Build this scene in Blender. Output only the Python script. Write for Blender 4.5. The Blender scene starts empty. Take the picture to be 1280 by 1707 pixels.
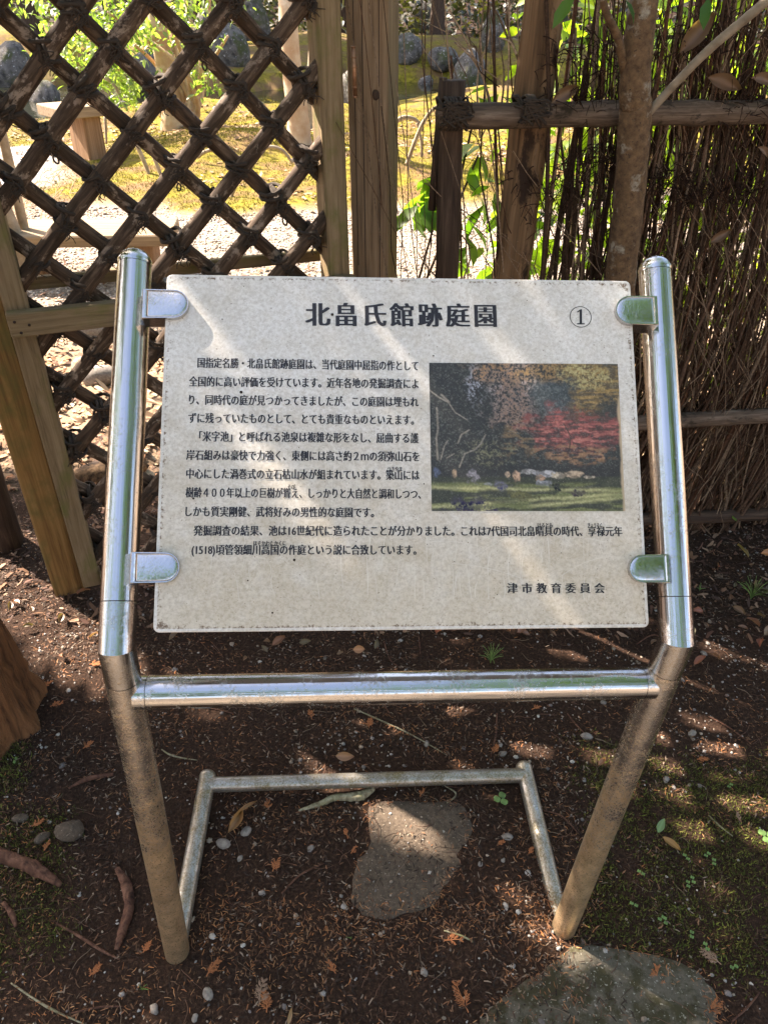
import bpy, math, random
import numpy as np
from mathutils import Matrix, Vector, Euler
random.seed(7); RS = np.random.RandomState(7)
S = bpy.context.scene
COL = S.collection
rad = math.radians

# ------------------------------------------------------------------ camera
PITCH, ROLL, FPX, CH = 0.6215, 0.0255, 1233.25, 1.6
F = np.array([0, math.cos(PITCH), -math.sin(PITCH)])
R0 = np.array([1.0, 0, 0]); U0 = np.cross(R0, F)
RR = math.cos(ROLL) * R0 + math.sin(ROLL) * U0
UU = -math.sin(ROLL) * R0 + math.cos(ROLL) * U0
CP = np.array([0, 0, CH])
cd = bpy.data.cameras.new('camera'); cam = bpy.data.objects.new('camera', cd); COL.objects.link(cam)
cd.sensor_fit = 'VERTICAL'; cd.sensor_height = 24.0; cd.lens = 24.0 * FPX / 1707.0
cd.clip_start = 0.05; cd.clip_end = 500
m = Matrix.Identity(4)
for i in range(3):
    m[i][0] = RR[i]; m[i][1] = UU[i]; m[i][2] = -F[i]; m[i][3] = CP[i]
cam.matrix_world = m
cd.dof.use_dof = True; cd.dof.focus_distance = 1.1; cd.dof.aperture_fstop = 18.0
S.camera = cam

# ------------------------------------------------------------------ world, sun, exposure
SUN_TO = Vector((-0.64, 0.42, 0.66)).normalized()
w = bpy.data.worlds.new("World"); S.world = w; w.use_nodes = True
nt = w.node_tree
sky = nt.nodes.new('ShaderNodeTexSky'); sky.sky_type = 'NISHITA'; sky.sun_disc = False
sky.sun_elevation = math.asin(SUN_TO.z)
sky.sun_rotation = math.atan2(SUN_TO.x, SUN_TO.y)
sky.air_density = 1.0; sky.dust_density = 2.5; sky.ozone_density = 1.0
nt.nodes['Background'].inputs['Strength'].default_value = 0.13
nt.links.new(sky.outputs[0], nt.nodes['Background'].inputs['Color'])
sl = bpy.data.lights.new('sun', 'SUN'); sun = bpy.data.objects.new('sun', sl); COL.objects.link(sun)
sl.energy = 5.0; sl.angle = rad(0.53); sl.color = (1.0, 0.95, 0.88)
sun.rotation_euler = SUN_TO.to_track_quat('Z', 'Y').to_euler()
sun.location = (0, 0, 8)
S.view_settings.view_transform = 'Standard'; S.view_settings.look = 'None'
S.view_settings.gamma = 1.0; S.view_settings.use_curve_mapping = False
S.view_settings.exposure = 2.32
S.view_settings.use_white_balance = True; S.view_settings.white_balance_temperature = 7500; S.view_settings.white_balance_tint = 16
S.render.engine = 'CYCLES'
S.cycles.max_bounces = 8; S.cycles.transparent_max_bounces = 8

# ------------------------------------------------------------------ helpers
W = {}
def ray(px, py): return F + RR * (px - 640) / FPX - UU * (py - 853.5) / FPX
def gz(px, py, z=0.0):
    d = ray(px, py); return CP + d * ((z - CH) / d[2])
def pl(px, py, O, n):
    d = ray(px, py); return CP + d * (np.dot(O - CP, n) / np.dot(d, n))

def tag(o, label=None, cat=None, group=None, kind=None):
    if label: o['label'] = label
    if cat: o['category'] = cat
    if group: o['group'] = group
    if kind: o['kind'] = kind
    return o
def put(o, M=None, parent=None):
    M = M or Matrix.Identity(4)
    COL.objects.link(o)
    if parent is not None:
        o.parent = parent; o.matrix_basis = W[parent.name].inverted() @ M
    else: o.matrix_basis = M
    W[o.name] = M
    return o
def empty(name, loc, label, cat, group=None):
    o = bpy.data.objects.new(name, None); o.empty_display_size = 0.1
    put(o, Matrix.Translation(Vector([float(v) for v in loc])))
    return tag(o, label, cat, group)
def mesh(verts, faces, mats=None, smooth=True, col=None, name='mesh'):
    me = bpy.data.meshes.new(name)
    verts = np.asarray(verts, dtype=np.float32)
    if isinstance(faces, np.ndarray):
        nf, k = faces.shape
        me.vertices.add(len(verts)); me.vertices.foreach_set('co', verts.ravel())
        me.loops.add(nf * k); me.loops.foreach_set('vertex_index', faces.astype(np.int32).ravel())
        me.polygons.add(nf); me.polygons.foreach_set('loop_start', np.arange(0, nf * k, k, dtype=np.int32))
        me.polygons.foreach_set('loop_total', np.full(nf, k, dtype=np.int32))
        me.update(calc_edges=True); me.validate()
    else:
        me.from_pydata([tuple(map(float, v)) for v in verts], [], faces); me.update()
    if smooth: me.polygons.foreach_set('use_smooth', np.ones(len(me.polygons), dtype=bool))
    if col is not None:
        a = me.color_attributes.new('col', 'FLOAT_COLOR', 'POINT')
        c = np.ones((len(verts), 4), dtype=np.float32); c[:, :col.shape[1]] = col
        a.data.foreach_set('color', c.ravel())
    if mats is not None:
        for mm in (mats if isinstance(mats, (list, tuple)) else [mats]): me.materials.append(mm)
    return me
def obj(name, me, parent=None, M=None): return put(bpy.data.objects.new(name, me), M, parent)

class Noise:
    def __init__(s, seed): s.t = np.random.RandomState(seed).rand(256, 256)
    def v(s, x, y):
        xi = np.floor(x).astype(int); yi = np.floor(y).astype(int); fx = x - xi; fy = y - yi
        fx = fx * fx * (3 - 2 * fx); fy = fy * fy * (3 - 2 * fy); t = s.t
        a = t[xi % 256, yi % 256]; b = t[(xi + 1) % 256, yi % 256]; c = t[xi % 256, (yi + 1) % 256]; d = t[(xi + 1) % 256, (yi + 1) % 256]
        return (a * (1 - fx) + b * fx) * (1 - fy) + (c * (1 - fx) + d * fx) * fy
    def f(s, x, y, o=4, g=0.5):
        r = 0; a = 1; n = 0
        for i in range(o): r = r + a * s.v(x * 2 ** i + 17.3 * i, y * 2 ** i + 5.1 * i); n += a; a *= g
        return r / n
N1, N2, N3 = Noise(1), Noise(2), Noise(3)
def ss(a, b, x): t = np.clip((x - a) / (b - a), 0, 1); return t * t * (3 - 2 * t)

# ------------------------------------------------------------------ materials
def newmat(name):
    m = bpy.data.materials.new(name); m.use_nodes = True; nt = m.node_tree
    return m, nt, nt.nodes['Principled BSDF'], nt.nodes, nt.links
def ramp(ns, stops):
    r = ns.new('ShaderNodeValToRGB'); e = r.color_ramp.elements
    while len(e) < len(stops): e.new(0.5)
    for i, (p, c) in enumerate(stops):
        e[i].position = p; e[i].color = (*c, 1) if len(c) == 3 else c
    return r
def coords(ns, ls, scale=(1, 1, 1), kind='Object', rnd=True):
    tc = ns.new('ShaderNodeTexCoord'); mp = ns.new('ShaderNodeMapping'); mp.inputs['Scale'].default_value = scale
    ls.new(tc.outputs[kind], mp.inputs['Vector'])
    if rnd:
        oi = ns.new('ShaderNodeObjectInfo'); mu = ns.new('ShaderNodeMath'); mu.operation = 'MULTIPLY'; mu.inputs[1].default_value = 37.0
        ls.new(oi.outputs['Random'], mu.inputs[0]); ls.new(mu.outputs[0], mp.inputs['Location'])
    return mp.outputs[0]
def noise(ns, ls, vec, scale, detail=6, rough=0.6, dist=0.0):
    n = ns.new('ShaderNodeTexNoise'); n.inputs['Scale'].default_value = scale; n.inputs['Detail'].default_value = detail
    n.inputs['Roughness'].default_value = rough; n.inputs['Distortion'].default_value = dist
    ls.new(vec, n.inputs['Vector']); return n.outputs['Fac']
def mixc(ns, ls, fac, a, b, mode='MIX'):
    m = ns.new('ShaderNodeMix'); m.data_type = 'RGBA'; m.blend_type = mode
    for s, v in ((0, fac), (6, a), (7, b)):
        if hasattr(v, 'links') or isinstance(v, bpy.types.NodeSocket): ls.new(v, m.inputs[s])
        elif s == 0: m.inputs[0].default_value = v
        else: m.inputs[s].default_value = (*v, 1)
    return m.outputs[2]
def bump(ns, ls, h, b, strength=0.5, dist=0.002):
    n = ns.new('ShaderNodeBump'); n.inputs['Strength'].default_value = strength; n.inputs['Distance'].default_value = dist
    ls.new(h, n.inputs['Height']); ls.new(n.outputs[0], b.inputs['Normal'])

def wood(name, dark, mid, light, sc=1.0, along=4.0, rough=0.85, moss=None, bd=0.002, bs=0.7, patch=None):
    m, nt, b, ns, ls = newmat(name)
    v = coords(ns, ls, (60 * sc, 60 * sc, along * sc))
    g = noise(ns, ls, v, 1.0, 8, 0.65, 0.6)
    r = ramp(ns, [(0.3, dark), (0.5, mid), (0.72, light)]); ls.new(g, r.inputs[0]); c = r.outputs[0]
    v2 = coords(ns, ls, (1, 1, 0.6))
    if patch:
        p = noise(ns, ls, v2, patch[1], 8, 0.7, 0.3); pr = ramp(ns, [(patch[2], (0, 0, 0)), (patch[2] + 0.07, (1, 1, 1))]); ls.new(p, pr.inputs[0])
        c = mixc(ns, ls, pr.outputs[0], c, patch[0])
    if moss:
        p = noise(ns, ls, v2, 14, 6, 0.65); pr = ramp(ns, [(0.5, (0, 0, 0)), (0.68, (0.8, 0.8, 0.8))]); ls.new(p, pr.inputs[0])
        c = mixc(ns, ls, pr.outputs[0], c, moss)
    ls.new(c, b.inputs['Base Color']); b.inputs['Roughness'].default_value = rough; b.inputs['Specular IOR Level'].default_value = 0.25
    bump(ns, ls, g, b, bs, bd); return m
def rocky(name, a, bb, sc=12, moss=None, rough=0.9, bd=0.01, speck=None):
    m, nt, b, ns, ls = newmat(name)
    v = coords(ns, ls)
    g = noise(ns, ls, v, sc, 10, 0.65); r = ramp(ns, [(0.32, a), (0.68, bb)]); ls.new(g, r.inputs[0]); c = r.outputs[0]
    if moss:
        p = noise(ns, ls, v, sc * 0.3, 8, 0.65); pr = ramp(ns, [(moss[1], (0, 0, 0)), (moss[1] + 0.1, (1, 1, 1))]); ls.new(p, pr.inputs[0]); c = mixc(ns, ls, pr.outputs[0], c, moss[0])
    if speck:
        p = noise(ns, ls, v, sc * 2.2, 4, 0.6); pr = ramp(ns, [(0.62, (0, 0, 0)), (0.66, (1, 1, 1))]); ls.new(p, pr.inputs[0]); c = mixc(ns, ls, pr.outputs[0], c, speck)
    ls.new(c, b.inputs['Base Color']); b.inputs['Roughness'].default_value = rough
    bump(ns, ls, g, b, 0.6, bd); return m
def leafmat(name, trans=0.5, rough=0.45):
    m, nt, b, ns, ls = newmat(name)
    a = ns.new('ShaderNodeAttribute'); a.attribute_name = 'col'
    ls.new(a.outputs['Color'], b.inputs['Base Color']); b.inputs['Roughness'].default_value = rough
    t = ns.new('ShaderNodeBsdfTranslucent'); mx = ns.new('ShaderNodeMixShader'); mx.inputs[0].default_value = trans
    br = mixc(ns, ls, 1.0, a.outputs['Color'], (1.5, 1.7, 0.55), 'MULTIPLY')
    ls.new(br, t.inputs['Color'])
    ls.new(b.outputs[0], mx.inputs[1]); ls.new(t.outputs[0], mx.inputs[2]); ls.new(mx.outputs[0], ns['Material Output'].inputs[0])
    return m
def colmat(name, rough=0.85, spec=0.3, var=0.0, sc=300):
    m, nt, b, ns, ls = newmat(name)
    a = ns.new('ShaderNodeAttribute'); a.attribute_name = 'col'; c = a.outputs['Color']
    if var:
        v = coords(ns, ls, rnd=False); g = noise(ns, ls, v, sc, 4); r = ramp(ns, [(0.3, (1 - var,) * 3), (0.7, (1 + var,) * 3)]); ls.new(g, r.inputs[0])
        c = mixc(ns, ls, 1.0, c, r.outputs[0], 'MULTIPLY')
    ls.new(c, b.inputs['Base Color']); b.inputs['Roughness'].default_value = rough; b.inputs['Specular IOR Level'].default_value = spec
    return m
def steel(name, rough=0.13, film=(0.25, 0.62), dirt=0.0, dirt_sheen_col=(0.22, 0.16, 0.09), zgrad=None, tint=(0.55, 0.545, 0.54)):
    m, nt, b, ns, ls = newmat(name)
    v = coords(ns, ls, (1, 1, 1)); vs = coords(ns, ls, (260, 260, 1.2))
    st = noise(ns, ls, vs, 1.0, 3, 0.5)
    sp = noise(ns, ls, v, 260, 3, 0.7)
    bl = noise(ns, ls, v, 22, 8, 0.7)
    # dirt mask, also carries the painted golden sheen of legs and elbows
    if zgrad:
        tc = ns.new('ShaderNodeTexCoord'); sx = ns.new('ShaderNodeSeparateXYZ'); ls.new(tc.outputs['Object'], sx.inputs[0])
        mr = ns.new('ShaderNodeMapRange'); ls.new(sx.outputs['Z'], mr.inputs[0]); mr.inputs[1].default_value = zgrad[0]; mr.inputs[2].default_value = zgrad[1]
        mr.inputs[3].default_value = zgrad[2]; mr.inputs[4].default_value = zgrad[3]; amt = mr.outputs[0]
    else:
        vl = ns.new('ShaderNodeValue'); vl.outputs[0].default_value = dirt; amt = vl.outputs[0]
    ad = ns.new('ShaderNodeMath'); ad.operation = 'MULTIPLY_ADD'; ls.new(sp, ad.inputs[0]); ad.inputs[1].default_value = 0.9; ls.new(bl, ad.inputs[2])
    ad2 = ns.new('ShaderNodeMath'); ad2.operation = 'ADD'; ls.new(ad.outputs[0], ad2.inputs[0]); ls.new(amt, ad2.inputs[1])
    pr = ramp(ns, [(0.0, (0, 0, 0)), (1.0, (1, 1, 1))]); mr2 = ns.new('ShaderNodeMapRange'); ls.new(ad2.outputs[0], mr2.inputs[0])
    mr2.inputs[1].default_value = 1.28; mr2.inputs[2].default_value = 1.75; mask = mr2.outputs[0]
    c = mixc(ns, ls, mask, tint, dirt_sheen_col); dk = ramp(ns, [(0.57, (1, 1, 1)), (0.66, (0.45, 0.4, 0.35))]); ls.new(noise(ns, ls, v, 330, 2, 0.6), dk.inputs[0]); dk2 = ramp(ns, [(0.35, (0.8, 0.78, 0.75)), (0.65, (1.3, 1.3, 1.3))]); ls.new(noise(ns, ls, v, 30, 6, 0.7), dk2.inputs[0])
    c2 = mixc(ns, ls, 1.0, c, dk.outputs[0], 'MULTIPLY'); c2 = mixc(ns, ls, 1.0, c2, dk2.outputs[0], 'MULTIPLY'); c = mixc(ns, ls, mask, c, c2); ls.new(c, b.inputs['Base Color'])
    mt = ns.new('ShaderNodeMapRange'); ls.new(mask, mt.inputs[0]); mt.inputs[3].default_value = 1.0; mt.inputs[4].default_value = film[0]; ls.new(mt.outputs[0], b.inputs['Metallic'])
    rg = ns.new('ShaderNodeMapRange'); ls.new(mask, rg.inputs[0]); rg.inputs[3].default_value = rough; rg.inputs[4].default_value = film[1]; ls.new(rg.outputs[0], b.inputs['Roughness'])
    hh = ns.new('ShaderNodeMath'); hh.operation = 'MULTIPLY_ADD'; ls.new(mask, hh.inputs[0]); hh.inputs[1].default_value = 0.8; ls.new(st, hh.inputs[2])
    wv = noise(ns, ls, v, 16, 2, 0.4); h3 = ns.new('ShaderNodeMath'); h3.operation = 'MULTIPLY_ADD'; ls.new(wv, h3.inputs[0]); h3.inputs[1].default_value = 4.0; ls.new(hh.outputs[0], h3.inputs[2]); hh = h3
    bump(ns, ls, hh.outputs[0], b, 0.6, 0.0006)
    return m
def plain(name, c, rough=0.7, metal=0.0, var=0.25, sc=80, bd=0.0005):
    m, nt, b, ns, ls = newmat(name)
    v = coords(ns, ls); g = noise(ns, ls, v, sc, 6)
    r = ramp(ns, [(0.3, tuple(x * (1 - var) for x in c)), (0.7, tuple(x * (1 + var) for x in c))]); ls.new(g, r.inputs[0]); ls.new(r.outputs[0], b.inputs['Base Color'])
    b.inputs['Roughness'].default_value = rough; b.inputs['Metallic'].default_value = metal; bump(ns, ls, g, b, 0.4, bd); return m

M_POLE = wood('dark_bark_pole', (0.012, 0.008, 0.006), (0.060, 0.038, 0.024), (0.17, 0.115, 0.08), 1.3, 7, 0.85, patch=((0.25, 0.19, 0.145), 34, 0.55), bd=0.003)
M_STILE = wood('weathered_olive_timber', (0.09, 0.065, 0.035), (0.19, 0.135, 0.075), (0.27, 0.20, 0.12), 1.6, 3, moss=(0.12, 0.12, 0.035))
M_POST = wood('weathered_brown_timber', (0.10, 0.065, 0.04), (0.20, 0.135, 0.08), (0.29, 0.205, 0.13), 1.8, 2.5)
M_LPOST = wood('ochre_timber', (0.10, 0.05, 0.018), (0.27, 0.155, 0.055), (0.37, 0.225, 0.09), 1.2, 2.0, moss=(0.14, 0.12, 0.04))
M_LOG = wood('dark_split_log', (0.025, 0.014, 0.008), (0.16, 0.095, 0.05), (0.30, 0.19, 0.11), 0.6, 2.5, patch=((0.035, 0.02, 0.013), 7, 0.52))
M_DKLOG = wood('dark_post_bark', (0.02, 0.012, 0.009), (0.055, 0.035, 0.024), (0.12, 0.08, 0.055), 1.2, 4)
M_BAMBOO = wood('old_bamboo', (0.03, 0.02, 0.014), (0.10, 0.07, 0.05), (0.22, 0.165, 0.125), 1.4, 5, patch=((0.03, 0.022, 0.014), 16, 0.56))
M_TWIG = colmat('twig', 0.9, 0.12, 0.5, 160)
M_ROPE = plain('dark_rope', (0.035, 0.024, 0.016), 0.95, sc=500)
M_TRUNK = rocky('mottled_trunk', (0.05, 0.026, 0.012), (0.18, 0.11, 0.055), 62, moss=((0.30, 0.275, 0.22), 0.555), bd=0.008, speck=(0.05, 0.032, 0.02))
M_PALE = rocky('pale_bark', (0.20, 0.145, 0.09), (0.38, 0.31, 0.22), 14, bd=0.002)
M_BRANCH = rocky('grey_brown_branch_bark', (0.14, 0.105, 0.07), (0.28, 0.225, 0.16), 30, bd=0.002)
M_MYRTLE = rocky('peeling_bark', (0.35, 0.20, 0.10), (0.50, 0.38, 0.25), 7, moss=((0.6, 0.52, 0.4), 0.55), bd=0.003)
M_CEDAR = wood('cedar_bark', (0.05, 0.022, 0.010), (0.19, 0.085, 0.035), (0.27, 0.125, 0.055), 0.7, 2, bd=0.03, bs=1.0)
M_ROOT = wood('red_root', (0.03, 0.014, 0.01), (0.12, 0.055, 0.035), (0.22, 0.115, 0.075), 1.0, 4, bd=0.006, bs=1.0)
M_STICK = wood('lichen_stick', (0.10, 0.08, 0.05), (0.25, 0.22, 0.14), (0.42, 0.40, 0.28), 1.5, 6, moss=(0.18, 0.19, 0.07))
M_BENCH = wood('bench_timber', (0.15, 0.10, 0.06), (0.27, 0.195, 0.12), (0.37, 0.28, 0.18), 0.8, 1.5)
M_BLEG = wood('bench_leg_timber', (0.10, 0.055, 0.028), (0.22, 0.125, 0.065), (0.32, 0.20, 0.115), 0.8, 1.5)
M_PROCK = rocky('pale_pond_rock', (0.16, 0.15, 0.14), (0.42, 0.40, 0.37), 6, bd=0.05)
M_ROCK = rocky('pond_rock', (0.022, 0.02, 0.017), (0.16, 0.145, 0.125), 9, moss=((0.05, 0.058, 0.018), 0.52), bd=0.06, speck=(0.34, 0.33, 0.31))
M_SLAB = rocky('brown_flagstone', (0.05, 0.035, 0.024), (0.12, 0.088, 0.06), 110, bd=0.006, speck=(0.25, 0.2, 0.15))
M_SLAB2 = rocky('grey_green_flagstone', (0.055, 0.048, 0.032), (0.125, 0.108, 0.078), 80, moss=((0.04, 0.034, 0.012), 0.45), bd=0.006, speck=(0.26, 0.25, 0.2))
M_STONE = rocky('grey_pebble', (0.13, 0.11, 0.095), (0.30, 0.27, 0.235), 90, bd=0.002)
M_PEB = colmat('pebble_mix', 0.7, 0.4, 0.25, 400)
M_LITTER = colmat('litter', 0.8, 0.25)
M_MOSSB = colmat('moss_blades', 0.8, 0.2)
M_LEAF = leafmat('leaf', 0.55)
M_DLEAF = leafmat('dense_leaf', 0.25)
M_STEEL = steel('polished_steel', 0.16, dirt=0.27, dirt_sheen_col=(0.34, 0.31, 0.26), film=(0.7, 0.4))
M_LEG = steel('leg_dust_and_reflection', 0.2, zgrad=(0.0, 0.90, 1.1, 0.36), dirt_sheen_col=(0.70, 0.53, 0.33), film=(0.8, 0.34))  # dust film whose golden colour also paints in the sunlit ground's reflection
M_FOOT = steel('grimy_steel_foot', 0.25, dirt=0.62, dirt_sheen_col=(0.20, 0.165, 0.09), film=(0.5, 0.45))
M_BAR = steel('spotted_steel_bar', 0.13, dirt=0.30, dirt_sheen_col=(0.26, 0.23, 0.14))
M_ELBOW = steel('elbow_dust_and_reflection', 0.18, dirt=0.34, dirt_sheen_col=(0.62, 0.49, 0.33), film=(0.85, 0.3))  # thin dust plus the same painted golden ground reflection
M_HINGE = plain('brass_hinge', (0.30, 0.16, 0.09), 0.45, 0.7)
M_INK = plain('black_ink', (0.012, 0.011, 0.016), 0.5, var=0.1)
M_NAIL = plain('rusty_nail', (0.04, 0.025, 0.02), 0.7, 0.5)
M_SCR = plain('pale_scratch', (0.62, 0.59, 0.52), 0.7, var=0.08)

# ------------------------------------------------------------------ ground
def zones(x, y):
    e = (N1.f(x * 1.3, y * 1.3, 4) - 0.5)
    e2 = (N2.f(x * 4, y * 4, 4) - 0.5)
    tan = np.maximum(ss(2.25, 2.7, y + 0.25 * e2 - 0.02 * x), ss(0.3, 0.1, y + 0.1 * e2))                         # tan leaf litter beyond the fence line; unseen tan ground behind viewer adds warm bounce
    gedge = 6.5 + 0.28 * (x + 1.2) * (x > -1.2) + 0.35 * e * 4 * 0.5
    grav = ss(3.7, 4.3, y + e) * (1 - ss(gedge - 0.12, gedge + 0.12, y + 0.3 * e2)) + ss(0.1, -0.1, y + 0.1 * e2) * 0.8
    grey = ss(-3.0, -3.7, x + 0.5 * e + 0.18 * (y - 8)) * ss(6.9, 7.2, y) * (1 - ss(9.2, 9.6, y + e))  # gravel lying in shade: the shade is painted as a grey tone
    moss = ss(gedge - 0.1, gedge + 0.15, y + 0.3 * e2) * (1 - grey)
    return tan, grav, moss, grey
def pond(x, y):
    near = 12.3 + 0.45 * (x + 2.5) + 1.1 * (N3.f(x * 0.5, 0 * x, 3) - 0.5)
    near = np.where(x > 0.2, 14.9 + 0.2 * (x - .5), near)
    near = np.where((x > -1.6) & (x <= 0.2), 13.0 + (x + 1.6) * 1.05, near)
    far = np.where(x > -0.4, 18.0 + 0.4 * np.sin(x * 1.7), 17.5 + 2.0 * np.sin(x * 0.7 + 1))
    return ss(0, 0.5, y - near) * (1 - ss(0, 0.5, y - far))
def H(x, y):
    x = np.asarray(x, float); y = np.asarray(y, float)
    tan, grav, moss, grey = zones(x, y)
    h = 0.018 * (N1.f(x * 9, y * 9, 4) - 0.5) + 0.05 * (N2.f(x * 1.2, y * 1.2, 3) - 0.5) * ss(2.6, 5, y)
    h = h + moss * (0.48 * (N3.f(x * 0.55, y * 0.55, 3) - 0.42) * ss(6.6, 8.5, y) + 0.05 * (N2.f(x * 2.5, y * 2.5, 3) - 0.5) + 0.03)
    h = h - 0.55 * pond(x, y)
    h = h + ss(17.5, 20.5, y) * 0.35 + ss(26, 40, y) * 4.5 + ss(40, 120, y) * 14
    h = h + 0.25 * (N3.f(x * 0.3 + 9, y * 0.3, 4) - 0.5) * ss(18, 24, y)
    h = h + 0.0 * x
    h = h + ss(9, 40, np.abs(x)) * 6 + ss(-4, -40, y) * 6
    return h
def Hs(x, y): return float(H(np.array([x]), np.array([y]))[0])

def graded(a, b, c, d, fine, n1, n2):
    mid = np.arange(b, c + 1e-6, fine)
    lo = b - (np.geomspace(fine, b - a, n1))[::-1]; hi = c + np.geomspace(fine, d - c, n2)
    return np.concatenate([lo, mid, hi])
xs = graded(-150, -2.0, 2.0, 150, 0.014, 110, 110); ys = graded(-120, 0.35, 2.6, 200, 0.014, 60, 230)
X, Y = np.meshgrid(xs, ys); x = X.ravel(); y = Y.ravel()
tan, grav, moss, grey = zones(x, y)
pts = np.stack([x, y, H(x, y)], 1)
nx, ny = len(xs), len(ys); ii = np.arange(nx * ny).reshape(ny, nx)
fc = np.stack([ii[:-1, :-1], ii[:-1, 1:], ii[1:, 1:], ii[1:, :-1]], -1).reshape(-1, 4)
gm, gnt, gb, ns, ls = newmat('ground_cover')
att = ns.new('ShaderNodeAttribute'); att.attribute_name = 'col'; sep = ns.new('ShaderNodeSeparateColor'); ls.new(att.outputs['Color'], sep.inputs[0])
gv = coords(ns, ls, rnd=False)
n_f = noise(ns, ls, gv, 140, 8, 0.7); n_m = noise(ns, ls, gv, 14, 8, 0.65); n_c = noise(ns, ls, gv, 2.2, 6, 0.6)
soil = ramp(ns, [(0.3, (0.012, 0.007, 0.005)), (0.55, (0.042, 0.023, 0.015)), (0.72, (0.125, 0.07, 0.045))]); ls.new(n_f, soil.inputs[0])
tanr = ramp(ns, [(0.3, (0.11, 0.07, 0.042)), (0.5, (0.27, 0.19, 0.125)), (0.7, (0.42, 0.32, 0.23))]); ls.new(n_f, tanr.inputs[0])
vor = ns.new('ShaderNodeTexVoronoi'); vor.inputs['Scale'].default_value = 75; ls.new(gv, vor.inputs['Vector'])
gsep = ns.new('ShaderNodeSeparateColor'); ls.new(vor.outputs['Color'], gsep.inputs[0])
grr = ramp(ns, [(0.0, (0.14, 0.11, 0.085)), (0.5, (0.25, 0.20, 0.155)), (1.0, (0.37, 0.315, 0.255))]); ls.new(gsep.outputs[0], grr.inputs[0])
mor = ramp(ns, [(0.30, (0.055, 0.04, 0.008)), (0.45, (0.13, 0.105, 0.012)), (0.58, (0.21, 0.175, 0.018)), (0.75, (0.30, 0.24, 0.025))]); ls.new(n_m, mor.inputs[0])
brr = ramp(ns, [(0.44, (0, 0, 0)), (0.60, (0.85, 0.85, 0.85))]); ls.new(n_c, brr.inputs[0])
mo2 = mixc(ns, ls, brr.outputs[0], mor.outputs[0], (0.15, 0.085, 0.045))
shade_grey = ramp(ns, [(0.0, (0.16, 0.16, 0.16)), (1.0, (0.34, 0.34, 0.35))]); ls.new(gsep.outputs[0], shade_grey.inputs[0])
c = mixc(ns, ls, sep.outputs[0], soil.outputs[0], tanr.outputs[0])
c = mixc(ns, ls, sep.outputs[1], c, grr.outputs[0]); c = mixc(ns, ls, sep.outputs[2], c, mo2)
c = mixc(ns, ls, att.outputs['Alpha'], shade_grey.outputs[0], c)
ls.new(c, gb.inputs['Base Color']); gb.inputs['Roughness'].default_value = 0.95; gb.inputs['Specular IOR Level'].default_value = 0.15
bump(ns, ls, n_f, gb, 0.8, 0.006)
# far beyond the pond the ground is dark wood floor
far = ss(21.5, 24, y)
moss2 = moss * (1 - far); tan2 = tan * (1 - far)
gcol = np.stack([tan2, grav, moss2, 1 - grey], 1)
ground = obj('ground', mesh(pts, fc, gm, True, gcol)); tag(ground, kind='structure')

wm, wnt, wb, ns, ls = newmat('pond_water')
wb.inputs['Base Color'].default_value = (0.02, 0.022, 0.012, 1); wb.inputs['Roughness'].default_value = 0.04
wv = coords(ns, ls, rnd=False); bump(ns, ls, noise(ns, ls, wv, 3.0, 3), wb, 0.25, 0.03)
g = 24; wx = np.linspace(-14, 12, g); wy = np.linspace(11, 21, g); A, B = np.meshgrid(wx, wy); i2 = np.arange(g * g).reshape(g, g)
water = obj('pond_water', mesh(np.stack([A.ravel(), B.ravel(), np.full(g * g, -0.16)], 1), np.stack([i2[:-1, :-1], i2[:-1, 1:], i2[1:, 1:], i2[1:, :-1]], -1).reshape(-1, 4), wm))
tag(water, kind='structure')

# ------------------------------------------------------------------ shape builders
def sweep(path, radii, seg=10, cap=True, lump=0.0, seed=0, flute=0.0, nfl=6):
    P = np.asarray(path, float); n = len(P); rs = np.random.RandomState(seed)
    T = np.gradient(P, axis=0); T /= np.linalg.norm(T, axis=1)[:, None] + 1e-12
    up = np.array([0, 0, 1.0]) if abs(T[0][2]) < 0.9 else np.array([1.0, 0, 0])
    V = []; a = np.arange(seg) / seg * 2 * math.pi
    x_ = np.cross(up, T[0]); x_ /= np.linalg.norm(x_); ph = rs.rand() * 6
    for i in range(n):
        x_ = x_ - T[i] * np.dot(x_, T[i]); x_ /= np.linalg.norm(x_); y_ = np.cross(T[i], x_)
        r = radii[i] * (1 + lump * (rs.rand(seg) - 0.5) * 2 + flute * np.sin(a * nfl + ph + i * 0.15))
        V.append(P[i] + np.outer(np.cos(a) * r, x_) + np.outer(np.sin(a) * r, y_))
    V = np.concatenate(V)
    Fc = []
    for i in range(n - 1):
        for j in range(seg):
            k = (j + 1) % seg; Fc.append((i * seg + j, i * seg + k, (i + 1) * seg + k, (i + 1) * seg + j))
    if cap: Fc.append(tuple(range(seg))[::-1]); Fc.append(tuple(range((n - 1) * seg, n * seg)))
    return V, Fc
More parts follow.
